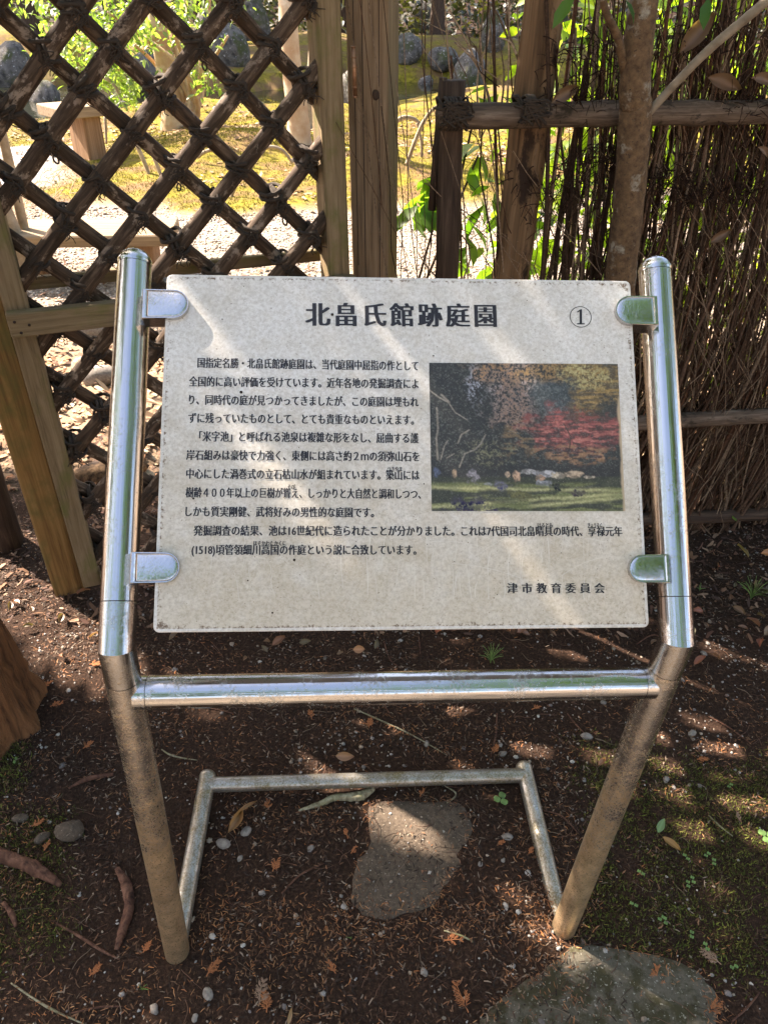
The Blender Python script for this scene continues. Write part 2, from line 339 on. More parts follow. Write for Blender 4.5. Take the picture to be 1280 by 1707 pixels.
class MB:
    def __init__(s): s.v = []; s.f = []; s.n = 0; s.mi = []
    def add(s, V, Fc, mi=0):
        s.v.append(np.asarray(V, float)); s.f += [tuple(int(i) + s.n for i in f) for f in Fc]; s.n += len(V); s.mi += [mi] * len(Fc)
    def box(s, x0, x1, y0, y1, z0, z1, bev=0.0, T=None):
        b = bev
        if b <= 0:
            V = np.array([(x, y, z) for z in (z0, z1) for (x, y) in ((x0, y0), (x1, y0), (x1, y1), (x0, y1))], float)
            Fc = [(3, 2, 1, 0), (4, 5, 6, 7), (0, 1, 5, 4), (1, 2, 6, 5), (2, 3, 7, 6), (3, 0, 4, 7)]
        else:
            prof = [(x0 + b, y0), (x1 - b, y0), (x1, y0 + b), (x1, y1 - b), (x1 - b, y1), (x0 + b, y1), (x0, y1 - b), (x0, y0 + b)]
            cx, cy = (x0 + x1) / 2, (y0 + y1) / 2
            def ring(z, k):
                return [(cx + (px - cx) * (1 - k * b / (abs(x1 - x0) / 2)), cy + (py - cy) * (1 - k * b / (abs(y1 - y0) / 2)), z) for px, py in prof]
            V = np.array(ring(z0, 1) + ring(z0 + b, 0) + ring(z1 - b, 0) + ring(z1, 1), float)
            Fc = [tuple(range(8))[::-1], tuple(range(24, 32))]
            for r in range(3):
                for j in range(8): k = (j + 1) % 8; Fc.append((r * 8 + j, r * 8 + k, (r + 1) * 8 + k, (r + 1) * 8 + j))
        if T is not None: V = (np.asarray(T)[:3, :3] @ V.T).T + np.asarray(T)[:3, 3]
        s.add(V, Fc)
    def mesh(s, mats, smooth=True, name='mesh'):
        me = mesh(np.concatenate(s.v), s.f, mats, smooth, name=name)
        if any(s.mi): me.polygons.foreach_set('material_index', s.mi)
        return me
def zframe(p0, p1, xdir=None):
    p0 = Vector([float(v) for v in p0]); p1 = Vector([float(v) for v in p1]); z = (p1 - p0).normalized()
    xv = Vector(xdir) if xdir is not None else (Vector((0, 0, 1)) if abs(z.z) < 0.9 else Vector((1, 0, 0)))
    y = z.cross(xv).normalized(); x = y.cross(z)
    M = Matrix.Identity(4)
    for i in range(3): M[i][0] = x[i]; M[i][1] = y[i]; M[i][2] = z[i]; M[i][3] = p0[i]
    return M, (p1 - p0).length
def rod(name, p0, p1, r0, r1, mat, parent=None, seg=12, wob=0.0, lump=0.0, n=8, seed=None, smooth=True, bend=0.0, nodes=0, dome=False):
    M, L = zframe(p0, p1); sd = int(abs(seed)) if seed is not None else random.randint(0, 99999); rs = np.random.RandomState(sd)
    t = np.linspace(0, 1, n); path = np.zeros((n, 3)); path[:, 2] = t * L
    ph = rs.rand(4) * 6
    path[:, 0] = wob * (np.sin(t * 5 + ph[0]) * 0.6 + np.sin(t * 11 + ph[1]) * 0.4) + bend * 4 * t * (1 - t)
    path[:, 1] = wob * (np.sin(t * 4 + ph[2]) * 0.6 + np.sin(t * 9 + ph[3]) * 0.4)
    rr = r0 + (r1 - r0) * t
    if nodes:
        z = path[:, 2]
        for k in range(nodes):
            zc = L * (k + 0.4 + 0.2 * rs.rand()) / nodes; rr = rr * (1 + 0.12 * np.exp(-((z - zc) / (0.5 * r0)) ** 2))
    if dome:
        k = 5; ex = np.array([[path[-1, 0], path[-1, 1], L + r1 * 0.75 * math.sin(a)] for a in np.linspace(0, math.pi / 2 * 0.98, k + 1)[1:]])
        path = np.concatenate([path, ex]); rr = np.concatenate([rr, [r1 * math.cos(a) for a in np.linspace(0, math.pi / 2 * 0.98, k + 1)[1:]]])
    V, Fc = sweep(path, rr, seg, True, lump, sd)
    return obj(name, mesh(V, Fc, mat, smooth), parent, M)
def taper_path(pts, k=8):
    P = np.asarray(pts, float); n = len(P); out = []
    for i in range(n - 1):
        p0 = P[max(i - 1, 0)]; p1 = P[i]; p2 = P[i + 1]; p3 = P[min(i + 2, n - 1)]
        for t in np.linspace(0, 1, k, endpoint=False):
            out.append(0.5 * ((2 * p1) + (-p0 + p2) * t + (2 * p0 - 5 * p1 + 4 * p2 - p3) * t * t + (-p0 + 3 * p1 - 3 * p2 + p3) * t ** 3))
    out.append(P[-1]); return np.array(out)
def limb(name, pts, radii, mat, parent=None, seg=12, lump=0.04, k=8, seed=0, flute=0.0, nfl=6):
    P = taper_path(pts, k); rr = np.interp(np.linspace(0, 1, len(P)), np.linspace(0, 1, len(radii)), radii)
    V, Fc = sweep(P, rr, seg, True, lump, seed, flute, nfl); o0 = P[0]
    return obj(name, mesh(V - o0, Fc, mat), parent, Matrix.Translation(Vector(o0)))
def blob(verts_n, rx, ry, rz, seed, rough=0.25):
    import bmesh
    bm = bmesh.new(); bmesh.ops.create_icosphere(bm, subdivisions=verts_n, radius=1.0)
    V = np.array([v.co[:] for v in bm.verts]); Fc = [tuple(v.index for v in f.verts) for f in bm.faces]; bm.free()
    nn = Noise(seed); d = 1 + rough * 2 * (nn.f(V[:, 0] * 1.4 + 5 + V[:, 2], V[:, 1] * 1.4 + 9 - V[:, 2] * 0.7, 4) - 0.5)
    d += rough * 0.6 * np.abs(nn.f(V[:, 2] * 3 + 15, V[:, 0] * 3 + 3, 3) - 0.5)
    V = V * d[:, None]
    # planar facets, like broken rock
    rs = np.random.RandomState(seed)
    for _ in range(6):
        a = rs.randn(3); a /= np.linalg.norm(a); q = V @ a; lim = 0.72 + 0.15 * rs.rand(); over = q > lim
        V[over] -= np.outer((q[over] - lim) * 0.8, a)
    return V * np.array([rx, ry, rz]), Fc
def leaves(P, size, normal=None, aspect=0.42, droop=0.4, seed=0, jitter=0.35, flat=0.0):
    """P: n x 3 base points -> folded six-point leaf blades."""
    rs = np.random.RandomState(seed); n = len(P)
    d = rs.randn(n, 3); d[:, 2] = d[:, 2] * 0.5 - droop; d /= np.linalg.norm(d, axis=1)[:, None]
    if flat: d[:, 2] *= (1 - flat); d /= np.linalg.norm(d, axis=1)[:, None]
    up = rs.randn(n, 3) * 0.5 + np.array([0, 0, 1.0]); s = np.cross(d, up); s /= np.linalg.norm(s, axis=1)[:, None]; nrm = np.cross(s, d)
    L = size * (1 + jitter * (rs.rand(n) * 2 - 1)); Wd = L * aspect
    b = P; t = P + d * L[:, None] - nrm * (0.12 * L)[:, None]
    m1 = P + d * (0.33 * L)[:, None] ; m2 = P + d * (0.68 * L)[:, None] - nrm * (0.02 * L)[:, None]
    lft = lambda c, k: c + s * (Wd * k * 0.5)[:, None] + nrm * (Wd * 0.13)[:, None]
    rgt = lambda c, k: c - s * (Wd * k * 0.5)[:, None] + nrm * (Wd * 0.13)[:, None]
    V = np.stack([b, lft(m1, 1.0), lft(m2, 0.85), t, rgt(m2, 0.85), rgt(m1, 1.0), m1, m2], 1).reshape(-1, 3)
    base = np.arange(n)[:, None] * 8
    q = np.concatenate([base + np.array([[0, 6, 1, 1]]), base + np.array([[0, 5, 6, 6]]), base + np.array([[1, 6, 7, 2]]), base + np.array([[5, 4, 7, 6]]), base + np.array([[2, 7, 3, 3]]), base + np.array([[4, 3, 7, 7]])], 0)
    tri = np.concatenate([np.concatenate([q[:n, :3], q[n:2 * n, :3], q[4 * n:5 * n, :3], q[5 * n:, :3]]), q[2 * n:4 * n][:, [0, 1, 2]], q[2 * n:4 * n][:, [0, 2, 3]]])
    return V, tri
def leafcols(n, a, b, seed, per=8):
    rs = np.random.RandomState(seed); t = rs.rand(n, 1) ** 1.3; c = np.array(a) * (1 - t) + np.array(b) * t; c *= 0.8 + 0.4 * rs.rand(n, 1)
    return np.repeat(c, per, axis=0)
def leafobj(name, P, size, a, b, parent=None, seed=0, mat=None, **kw):
    V, T = leaves(np.asarray(P), size, seed=seed, **kw)
    o0 = V.mean(0); return obj(name, mesh(V - o0, T, mat or M_LEAF, True, leafcols(len(P), a, b, seed)), parent, Matrix.Translation(Vector(o0)))
def twigs(lines, radii, cols, sides=4):
    """lines n x k x 3 -> many thin tubes as one mesh."""
    Ls = np.asarray(lines); n, k, _ = Ls.shape; R_ = np.asarray(radii)[:, None, None, None]
    T = np.gradient(Ls, axis=1); T /= np.linalg.norm(T, axis=2)[..., None] + 1e-9
    ref = np.where(np.abs(T[..., 2:3]) < 0.9, np.array([0, 0, 1.0]), np.array([1.0, 0, 0]))
    a = np.cross(T, ref); a /= np.linalg.norm(a, axis=2)[..., None]; b = np.cross(T, a)
    ang = np.arange(sides) / sides * 2 * math.pi + 0.4
    tp = np.linspace(1, 0.55, k)[None, :, None, None]
    V = Ls[:, :, None, :] + R_ * tp * (np.cos(ang)[None, None, :, None] * a[:, :, None, :] + np.sin(ang)[None, None, :, None] * b[:, :, None, :])
    V = V.reshape(-1, 3); idx = np.arange(n * k * sides).reshape(n, k, sides); nx_ = np.roll(idx, -1, axis=2)
    Fq = np.stack([idx[:, :-1], nx_[:, :-1], nx_[:, 1:], idx[:, 1:]], -1).reshape(-1, 4)
    C = np.repeat(np.asarray(cols), k * sides, axis=0)
    return V, Fq, C

# ================================================================== THE SIGN
yaw, gl, kk = 0.0842, -0.0304, 0.0006
ex = np.array([math.cos(yaw), math.sin(yaw), 0]); ey = np.array([-math.sin(yaw), math.cos(yaw), 0]); ez = np.array([0, 0, 1.0])
ex, ez = math.cos(gl) * ex + math.sin(gl) * ez, math.cos(gl) * ez - math.sin(gl) * ex
SO = np.array([0.0092, 0.7267, 0.0]); SW, ZK = 0.7804 / 2, 0.8541
def SB(a, b, c): return SO + a * ex + b * ey + c * ez
uL = np.array([0.4011, 0.3955]); uRt = np.array([0.3839, 0.4131]); LL, LR_ = np.linalg.norm(uL), np.linalg.norm(uRt)
uL /= LL; uRt /= LR_
sign = empty('information_sign', SB(0, 0, 0), 'weathered off-white information board on a polished steel tube stand in the centre', 'sign')
TR_ = 0.0243
def cut_tube(name, p0, p1, r, mat, n0=None, n1=None, seg=40, cap0=True, cap1=True, dome=False, rings=2):
    M, L = zframe(p0, p1); Mi = M.inverted(); a = np.arange(seg) / seg * 2 * math.pi
    cx, cy = np.cos(a) * r, np.sin(a) * r
    def loc(n): v = Mi.to_3x3() @ Vector(n); return np.array(v)
    z0 = np.zeros(seg) if n0 is None else -(cx * loc(n0)[0] + cy * loc(n0)[1]) / loc(n0)[2]
    z1 = np.full(seg, L) if n1 is None else L - (cx * loc(n1)[0] + cy * loc(n1)[1]) / loc(n1)[2]
    R = []
    for t in np.linspace(0, 1, rings): R.append(np.stack([cx, cy, z0 * (1 - t) + z1 * t], 1))
    if dome:
        for t in np.linspace(0, math.pi / 2 * 0.97, 8)[0:]:
            k = 1.03 if t < 0.01 else 1.0
            R.append(np.stack([cx * math.cos(t) * k, cy * math.cos(t) * k, z1 + 0.002 + r * 0.85 * math.sin(t)], 1))
    V = np.concatenate(R); n = len(R); Fc = []
    for i in range(n - 1):
        for j in range(seg): k = (j + 1) % seg; Fc.append((i * seg + j, i * seg + k, (i + 1) * seg + k, (i + 1) * seg + j))
    nv = len(V)
    if cap0: V = np.concatenate([V, V[:seg]]); Fc.append(tuple(range(nv, nv + seg))[::-1]); nv += seg
    if cap1: V = np.concatenate([V, V[(n - 1) * seg:n * seg]]); Fc.append(tuple(range(nv, nv + seg)))
    me = mesh(V, Fc, mat)
    return obj(name, me, sign, M)
for side in (-1, 1):
    u = uL if side < 0 else uRt; L = LL if side < 0 else LR_
    base = SB(side * SW + (-0.0152 if side < 0 else 0), 0, -0.06); knee = SB(side * SW, 0, ZK)
    dirA = u[0] * ey + u[1] * ez; dirL = (knee - base) / np.linalg.norm(knee - base)
    bis = dirA + dirL; bis /= np.linalg.norm(bis)
    e0 = knee - dirL * 0.058; e1 = knee + dirA * 0.062
    cut_tube('leg', base, e0 - dirL * 0.0006, TR_, M_LEG, rings=12)
    cut_tube('elbow', e0 + dirL * 0.0006, knee, TR_, M_ELBOW, n1=bis, cap1=False)
    cut_tube('elbow', knee, e1 - dirA * 0.0006, TR_, M_STEEL, n0=bis, cap0=False)
    rod('elbow_core', e0 - dirL * 0.004, e0 + dirL * 0.004, TR_ - 0.001, TR_ - 0.001, M_NAIL, sign, seg=24, n=2)
    rod('elbow_core', e1 - dirA * 0.004, e1 + dirA * 0.004, TR_ - 0.001, TR_ - 0.001, M_NAIL, sign, seg=24, n=2)
    top = knee + dirA * (L - 0.012)
    cut_tube('upright', e1 + dirA * 0.0006, top, TR_, M_STEEL, rings=6, cap1=False)
    cut_tube('upright_cap', top + dirA * 0.0008, top + dirA * 0.004, TR_, M_STEEL, dome=True)
# crossbar just below the knees
zc = 0.765
cut_tube('crossbar', SB(-SW + 0.030, 0, zc), SB(SW - 0.030, 0, zc), TR_ - 0.0005, M_BAR, rings=8)
for s in (-1, 1):
    cut_tube('crossbar_collar', SB(s * (SW - 0.012), 0, zc), SB(s * (SW - 0.0292), 0, zc), TR_ - 0.0003, M_BAR)
# ground frame running back from the legs
FR = 0.0185
for s in (-1, 1):
    b0 = SB(s * SW + (-0.0152 if s < 0 else 0) , 0.010, -0.004); b1 = SB(s * (SW - 0.004), 0.372, 0.030)
    cut_tube('ground_tube', b0, b1, FR + 0.001, M_FOOT, dome=True, rings=6)
cut_tube('rear_bar', SB(-SW + 0.004, 0.352, 0.030), SB(SW - 0.004, 0.352, 0.030), FR - 0.001, M_FOOT, rings=10)

# ---- the board: bilinear between its four corners, all print laid out in board coordinates
c_px = np.array([(274, 459), (1047, 466), (1079, 1047), (254, 1054)], float)
hw = 0.6747 / 2; s0_, s1_, off = 0.0196, 0.5261, 0.0289
def SP(a, s):
    uu = uL if a < 0 else uRt
    return SB(a, uu[0] * s - uu[1] * off, ZK + uu[1] * s + uu[0] * off)
def proj(P):
    d = P - CP; return np.array([640 + FPX * (d @ RR) / (d @ F), 853.5 - FPX * (d @ UU) / (d @ F)])
TLc, TRc, BRc, BLc = SP(-hw, s1_), SP(hw, s1_), SP(hw, s0_), SP(-hw, s0_)
bn = np.cross(TRc - TLc, BLc - TLc); bn /= np.linalg.norm(bn)
if np.dot(bn, CP - TLc) < 0: bn = -bn
def BP(u, v, h=0.0):
    u = np.asarray(u, float)[..., None]; v = np.asarray(v, float)[..., None]; h = np.asarray(h, float)[..., None] if np.ndim(h) else h
    return (TLc * (1 - u) + TRc * u) * (1 - v) + (BLc * (1 - u) + BRc * u) * v + bn * h
def homog(src, dst):
    A = []
    for (x, y), (X, Y) in zip(src, dst): A.append([x, y, 1, 0, 0, 0, -X * x, -X * y, -X]); A.append([0, 0, 0, x, y, 1, -Y * x, -Y * y, -Y])
    return np.linalg.svd(np.array(A))[2][-1].reshape(3, 3)
HM = homog(c_px, [(0, 0), (1, 0), (1, 1), (0, 1)])
def uvp(px, py):
    q = HM @ np.array([px, py, 1.0]); return q[:2] / q[2]
BW, BH = np.linalg.norm(TRc - TLc), np.linalg.norm(BLc - TLc)

# plate with rounded corners
th = 0.005; rc = 0.008
outl = []
for cx_, cy_, a0 in ((BW - rc, rc, -90), (BW - rc, BH - rc, 0), (rc, BH - rc, 90), (rc, rc, 180)):
    for k in range(7): a = rad(a0 + 15 * k); outl.append((cx_ + rc * math.cos(a), cy_ + rc * math.sin(a)))
outl = np.array(outl)
def inset(o, d): c = np.array([BW / 2, BH / 2]); return c + (o - c) * (1 - 2 * d / np.array([BW, BH]))
rings_ = [(inset(outl, 0.012), 0), (inset(outl, 0.0012), 0), (outl, -0.0012), (outl, -th), (inset(outl, 0.006), -th)]
NB = len(outl); V = []; Fc = []
for o, h in rings_: V.append(BP(o[:, 0] / BW, o[:, 1] / BH, h))
for i in range(len(rings_) - 1):
    for j in range(NB): k = (j + 1) % NB; Fc.append((i * NB + j, (i + 1) * NB + j, (i + 1) * NB + k, i * NB + k))
Fc.append(tuple(range(NB))); Fc.append(tuple(range((len(rings_) - 1) * NB, len(rings_) * NB))[::-1])
m, nt, b, ns, ls = newmat('weathered_white_board')
v = coords(ns, ls, rnd=False)
n1 = noise(ns, ls, v, 9, 8, 0.65, 0.2); n2 = noise(ns, ls, v, 190, 5, 0.8); n3 = noise(ns, ls, v, 420, 3, 0.6); n4 = noise(ns, ls, v, 28, 8, 0.7)
r1 = ramp(ns, [(0.36, (0, 0, 0)), (0.64, (1, 1, 1))]); ls.new(n1, r1.inputs[0])
r2 = ramp(ns, [(0.42, (0, 0, 0)), (0.62, (1, 1, 1))]); ls.new(n2, r2.inputs[0])
r4 = ramp(ns, [(0.38, (0, 0, 0)), (0.64, (1, 1, 1))]); ls.new(n4, r4.inputs[0])
c = mixc(ns, ls, r4.outputs[0], (0.66, 0.645, 0.60), (0.56, 0.535, 0.48))
c = mixc(ns, ls, r1.outputs[0], c, (0.67, 0.665, 0.64))
mm_ = ns.new('ShaderNodeMath'); mm_.operation = 'MULTIPLY'; mm_.inputs[1].default_value = 0.5; ls.new(r2.outputs[0], mm_.inputs[0])
c = mixc(ns, ls, mm_.outputs[0], c, (0.33, 0.295, 0.24))
# board coordinates in the colour attribute: brown film towards the lower half and the rim
at = ns.new('ShaderNodeAttribute'); at.attribute_name = 'col'; sp_ = ns.new('ShaderNodeSeparateColor'); ls.new(at.outputs['Color'], sp_.inputs[0])
rsp = ramp(ns, [(0.66, (0, 0, 0)), (0.72, (1, 1, 1))]); ls.new(n3, rsp.inputs[0])
c = mixc(ns, ls, rsp.outputs[0], c, (0.16, 0.12, 0.08))
b_ = ns.new('ShaderNodeMath'); b_.operation = 'MULTIPLY_ADD'; ls.new(sp_.outputs[0], b_.inputs[0]); b_.inputs[1].default_value = 0.75; ls.new(n4, b_.inputs[2])
rb = ramp(ns, [(0.62, (0, 0, 0)), (1.15, (1, 1, 1))]); mrb = ns.new('ShaderNodeMapRange'); ls.new(b_.outputs[0], mrb.inputs[0]); mrb.inputs[1].default_value = 0.5; mrb.inputs[2].default_value = 1.25; mrb.inputs[4].default_value = 1.0
c = mixc(ns, ls, mrb.outputs[0], c, mixc(ns, ls, 1.0, c, (0.86, 0.79, 0.68), 'MULTIPLY'))
ed = ns.new('ShaderNodeMath'); ed.operation = 'MULTIPLY_ADD'; ls.new(sp_.outputs[1], ed.inputs[0]); ed.inputs[1].default_value = 0.8; ls.new(n2, ed.inputs[2])
red = ramp(ns, [(0.88, (0, 0, 0)), (0.97, (1, 1, 1))]); ls.new(ed.outputs[0], red.inputs[0])
c = mixc(ns, ls, red.outputs[0], c, (0.14, 0.09, 0.055))
ls.new(c, b.inputs['Base Color']); b.inputs['Roughness'].default_value = 0.5
bump(ns, ls, n2, b, 0.15, 0.0005)
M_BOARD = m
V = np.concatenate(V)
# denser front face so the attribute can vary: grid patch set inside the plate
gx, gy = 40, 32
edge = np.zeros((len(V), 2)); edge[:, 1] = 0.25
edge[:, 0] = np.concatenate([o[:, 1] / BH for o, h in rings_]) * 0.0
plate = obj('board', mesh(V, Fc, M_BOARD, False, edge), sign)
uu_, vv_ = np.meshgrid(np.linspace(0, 1, gx), np.linspace(0, 1, gy)); dd = 0.0045
U_ = dd / BW + uu_ * (1 - 2 * dd / BW); V_ = dd / BH + vv_ * (1 - 2 * dd / BH)
fpts = BP(U_.ravel(), V_.ravel(), 0.00025)
dist = np.minimum(np.minimum(U_, 1 - U_) * BW, np.minimum(V_, 1 - V_) * BH)
fc_ = np.stack([ss(0.15, 1.0, V_).ravel(), np.clip(1 - dist / 0.014, 0, 1).ravel() * 0.75], 1)
i2 = np.arange(gx * gy).reshape(gy, gx)
obj('board_face', mesh(fpts, np.stack([i2[:-1, :-1], i2[1:, :-1], i2[1:, 1:], i2[:-1, 1:]], -1).reshape(-1, 4), M_BOARD, True, fc_), plate)

# ---- clamps (D-shaped, raised rim, recessed face)
def clamp(pcx0, pcx1, py0, py1, side, dirty):
    (ua, va), (ub, vb) = uvp(pcx0, py0), uvp(pcx1, py1)
    x0, x1, y0, y1 = ua * BW, ub * BW, va * BH, vb * BH
    if x0 > x1: x0, x1 = x1, x0
    r = (y1 - y0) / 2 * 0.98; pts_ = []
    for k in range(17):
        a = rad(-90 + 180 * k / 16); pts_.append((x1 - r + r * math.cos(a), (y0 + y1) / 2 + r * math.sin(a)))
    pts_ += [(x0, y1), (x0, y0)]
    P = np.array(pts_)
    if side > 0: P[:, 0] = x0 + x1 - P[:, 0]
    c = P.mean(0); n = len(P); Vv = []; Fc = []
    lv = [(1.0, -0.022), (1.0, 0.0065), (0.97, 0.0082), (0.90, 0.0082), (0.90, 0.0082), (0.87, 0.0068), (0.87, 0.0068), (0.80, 0.0074), (0.6, 0.0082), (0.35, 0.0087), (0.12, 0.0089)]
    for sc_, h in lv: Q = c + (P - c) * sc_; Vv.append(BP(Q[:, 0] / BW, Q[:, 1] / BH, h))
    for i in range(len(lv) - 1):
        for j in range(n): k = (j + 1) % n; Fc.append((i * n + j, i * n + k, (i + 1) * n + k, (i + 1) * n + j))
    Fc.append(tuple(range(n))[::-1]); Fc.append(tuple(range((len(lv) - 1) * n, len(lv) * n)))
    me = mesh(np.concatenate(Vv), Fc, M_STEEL, False); me.polygons.foreach_set('use_smooth', [i >= 6 * n and i != (len(lv) - 1) * n for i in range(len(me.polygons))]) 
    o = obj('clamp', me, sign)
    return o
clamp(236, 311, 488, 538, -1, 0); clamp(220, 298, 923, 974, -1, 0)
clamp(1018, 1092, 494, 543, 1, 0); clamp(1040, 1112, 925, 973, 1, 0)

# ---- lettering
def text_line(name, s, x0, x1, yc, size_px, y2=None, bold=0.035, layers=3, hlift=0.0006, parent=None, gap=1.0):
    (u0, v0) = uvp(x0, yc); (u1, v1) = uvp(x1, yc if y2 is None else y2)
    a = np.array([u0 * BW, v0 * BH]); b_ = np.array([u1 * BW, v1 * BH]); L = np.linalg.norm(b_ - a); d = (b_ - a) / L; q = np.array([-d[1], d[0]])
    hpx = np.linalg.norm((np.array(uvp((x0 + x1) / 2, yc + size_px / 2)) - np.array(uvp((x0 + x1) / 2, yc - size_px / 2))) * np.array([BW, BH]))
    cu = bpy.data.curves.new('t', 'FONT'); cu.body = s; cu.size = 1.0; cu.resolution_u = 2; cu.space_character = gap; cu.fill_mode = 'FRONT'
    to = bpy.data.objects.new('t', cu); COL.objects.link(to)
    me = bpy.data.meshes.new_from_object(to); bpy.data.objects.remove(to)
    n = len(me.vertices); co = np.zeros(n * 3, dtype=np.float32); me.vertices.foreach_get('co', co); co = co.reshape(-1, 3).astype(float)
    Fc = [tuple(p.vertices) for p in me.polygons]; bpy.data.meshes.remove(me)
    xmin, xmax = co[:, 0].min(), co[:, 0].max(); ymin, ymax = np.percentile(co[:, 1], 1), np.percentile(co[:, 1], 99)
    ymin, ymax = co[:, 1].min(), co[:, 1].max()
    sy = hpx / 0.92; yc_ = 0.37 if ymax - ymin > 0.6 else (ymin + ymax) / 2
    sx = L / (xmax - xmin + bold * 2)
    VV = []; FF = []; tot = 0
    for k in range(layers):
        t = (k / (layers - 1) if layers > 1 else 0.5)
        X_ = (co[:, 0] - xmin + bold * 2 * t) * sx; Y_ = -(co[:, 1] - yc_) * sy
        P = a + np.outer(X_, d) + np.outer(Y_, q)
        VV.append(BP(P[:, 0] / BW, P[:, 1] / BH, hlift + 0.00004 * k)); FF += [tuple(i + tot for i in f) for f in Fc]; tot += n
    return obj(name, mesh(np.concatenate(VV), FF, M_INK, False), parent or plate)
text_line('title_lettering', '北畠氏館跡庭園', 503, 822, 526, 39, bold=0.042, layers=4, gap=1.27)
def flat_poly(name, polys, h=0.0006):
    V = []; Fc = []
    for P in polys:
        uvs = np.array([uvp(x, y) for x, y in P]); Fc.append(tuple(range(len(V), len(V) + len(P)))); V += list(BP(uvs[:, 0], uvs[:, 1], h))
    return obj(name, mesh(np.array(V), Fc, M_INK, False), plate)
flat_poly('number_lettering', [[(961.3, 515), (965.3, 514), (965.3, 537.6), (961.3, 537.6)], [(957, 537.7), (969.6, 537.7), (969.6, 539.6), (957, 539.6)], [(956.5, 518.6), (961.2, 515.2), (961.2, 518.0), (957, 519.8)]])
(uc, vc) = uvp(963, 527); rr_ = 18 / 773 * BW
aa = np.arange(48) / 48 * 2 * math.pi
ri = [BP((uc * BW + np.cos(aa) * r) / BW, (vc * BH + np.sin(aa) * r) / BH, 0.0006) for r in (rr_ + 0.0005, rr_ - 0.0005)]
obj('number_ring', mesh(np.concatenate(ri), [(j, (j + 1) % 48, 48 + (j + 1) % 48, 48 + j) for j in range(48)], M_INK, False), plate)
LINES = [('国指定名勝・北畠氏館跡庭園は、当代庭園中屈指の作として', 325, 691, 608, 611),
 ('全国的に高い評価を受けています。近年各地の発掘調査によ', 311, 691, 639.5, 641),
 ('り、同時代の庭が見つかってきましたが、この庭園は埋もれ', 311, 691, 670, 671.5),
 ('ずに残っていたものとして、とても貴重なものといえます。', 310, 683, 700.5, 701.5),
 ('「米字池」と呼ばれる池泉は複雑な形をなし、屈曲する護', 328, 691, 731, 732),
 ('岸石組みは豪快で力強く、東側には高さ約２ｍの須弥山石を', 307, 692, 762, 762.5),
 ('中心にした渦巻式の立石枯山水が組まれています。築山には', 307, 692, 793, 793.5),
 ('樹齢４００年以上の巨樹が聳え、しっかりと大自然と調和しつつ、', 306, 694, 824, 825),
 ('しかも質実剛健、武将好みの男性的な庭園です。', 306, 616, 855.5, 856),
 ('発掘調査の結果、池は16世紀代に造られたことが分かりました。これは7代国司北畠晴具の時代、享禄元年', 319, 1033, 887, 886),
 ('(1518)頃管領細川高国の作庭という説に合致しています。', 316, 686, 918.5, 918)]
for s, x0, x1, y0, y1 in LINES: text_line('text_line', s, x0, x1, y0, 17, y1, bold=0.04)
text_line('issuer_lettering', '津市教育委員会', 837, 1003, 981.5, 17, gap=1.65, bold=0.04)
for s, x0, x1, y0 in (('つきやま', 638, 663, 783.5), ('そび', 473, 486, 814), ('はるとも', 889, 915, 876), ('きょうろく', 974, 998, 876), ('ほそかわたかくに', 417, 471, 907.5)):
    text_line('reading_gloss', s, x0, x1, y0, 8.5, bold=0.045, layers=3)

# ---- printed garden photograph (flat print, colours per vertex)
nw, nh = 440, 340
tl, tr, br, bl = [np.array(uvp(*p)) for p in ((708.7, 605.6), (1025.4, 605.6), (1038, 852), (712, 853))]
a_, b2 = np.meshgrid(np.linspace(0, 1, nw), np.linspace(0, 1, nh))
Q = (tl * (1 - a_[..., None]) + tr * a_[..., None]) * (1 - b2[..., None]) + (bl * (1 - a_[..., None]) + br * a_[..., None]) * b2[..., None]
X_, Y_ = a_, b2; im = np.zeros((nh, nw, 3))
vf = N3.f(X_ * 150, Y_ * 120, 2, 0.8); fine = np.clip(0.5 + 1.15 * (0.6 * N1.f(X_ * 70, Y_ * 56, 3, 0.8) + 0.4 * vf - 0.5), 0, 1); mid = N2.f(X_ * 16, Y_ * 14, 4, 0.6); big = N3.f(X_ * 5, Y_ * 4, 3)
strk = N2.f(X_ * 22 + 3 * mid, Y_ * 60, 3, 0.7)
def mixm(im, mk, c): return im * (1 - mk[..., None]) + np.array(c) * mk[..., None]
im = mixm(im, np.ones_like(X_), (0.022, 0.026, 0.026))
im = mixm(im, ss(0.5, 0.75, fine) * 0.7, (0.10, 0.11, 0.09))
def ell(cx, cy, rx, ry, soft=0.35): return 1 - ss(1 - soft, 1 + soft, np.sqrt(((X_ - cx) / rx) ** 2 + ((Y_ - cy) / ry) ** 2) + (mid - 0.5) * 1.6 + (fine - 0.5) * 0.6)
im = mixm(im, ell(0.46, 0.17, 0.16, 0.22) * ss(0.4, 0.6, fine), (0.42, 0.40, 0.42))
im = mixm(im, ell(0.24, 0.14, 0.05, 0.14) * ss(0.5, 0.6, fine), (0.30, 0.32, 0.38))
im = mixm(im, ell(0.40, 0.07, 0.18, 0.10) * ss(0.42, 0.62, fine), (0.38, 0.19, 0.06))
im = mixm(im, ell(0.45, 0.27, 0.13, 0.20) * ss(0.40, 0.6, fine), (0.26, 0.15, 0.10))
im = mixm(im, ell(0.63, 0.06, 0.16, 0.10) * ss(0.4, 0.6, fine), (0.36, 0.20, 0.05))
im = mixm(im, ell(0.88, 0.17, 0.20, 0.22) * (0.25 + 0.75 * ss(0.38, 0.62, strk)), (0.38, 0.23, 0.045))
im = mixm(im, ell(0.82, 0.08, 0.14, 0.09) * ss(0.42, 0.6, fine), (0.45, 0.38, 0.13))
im = mixm(im, ell(0.63, 0.22, 0.13, 0.13), (0.035, 0.055, 0.065)); im = mixm(im, ell(0.94, 0.33, 0.08, 0.09), (0.03, 0.035, 0.03))
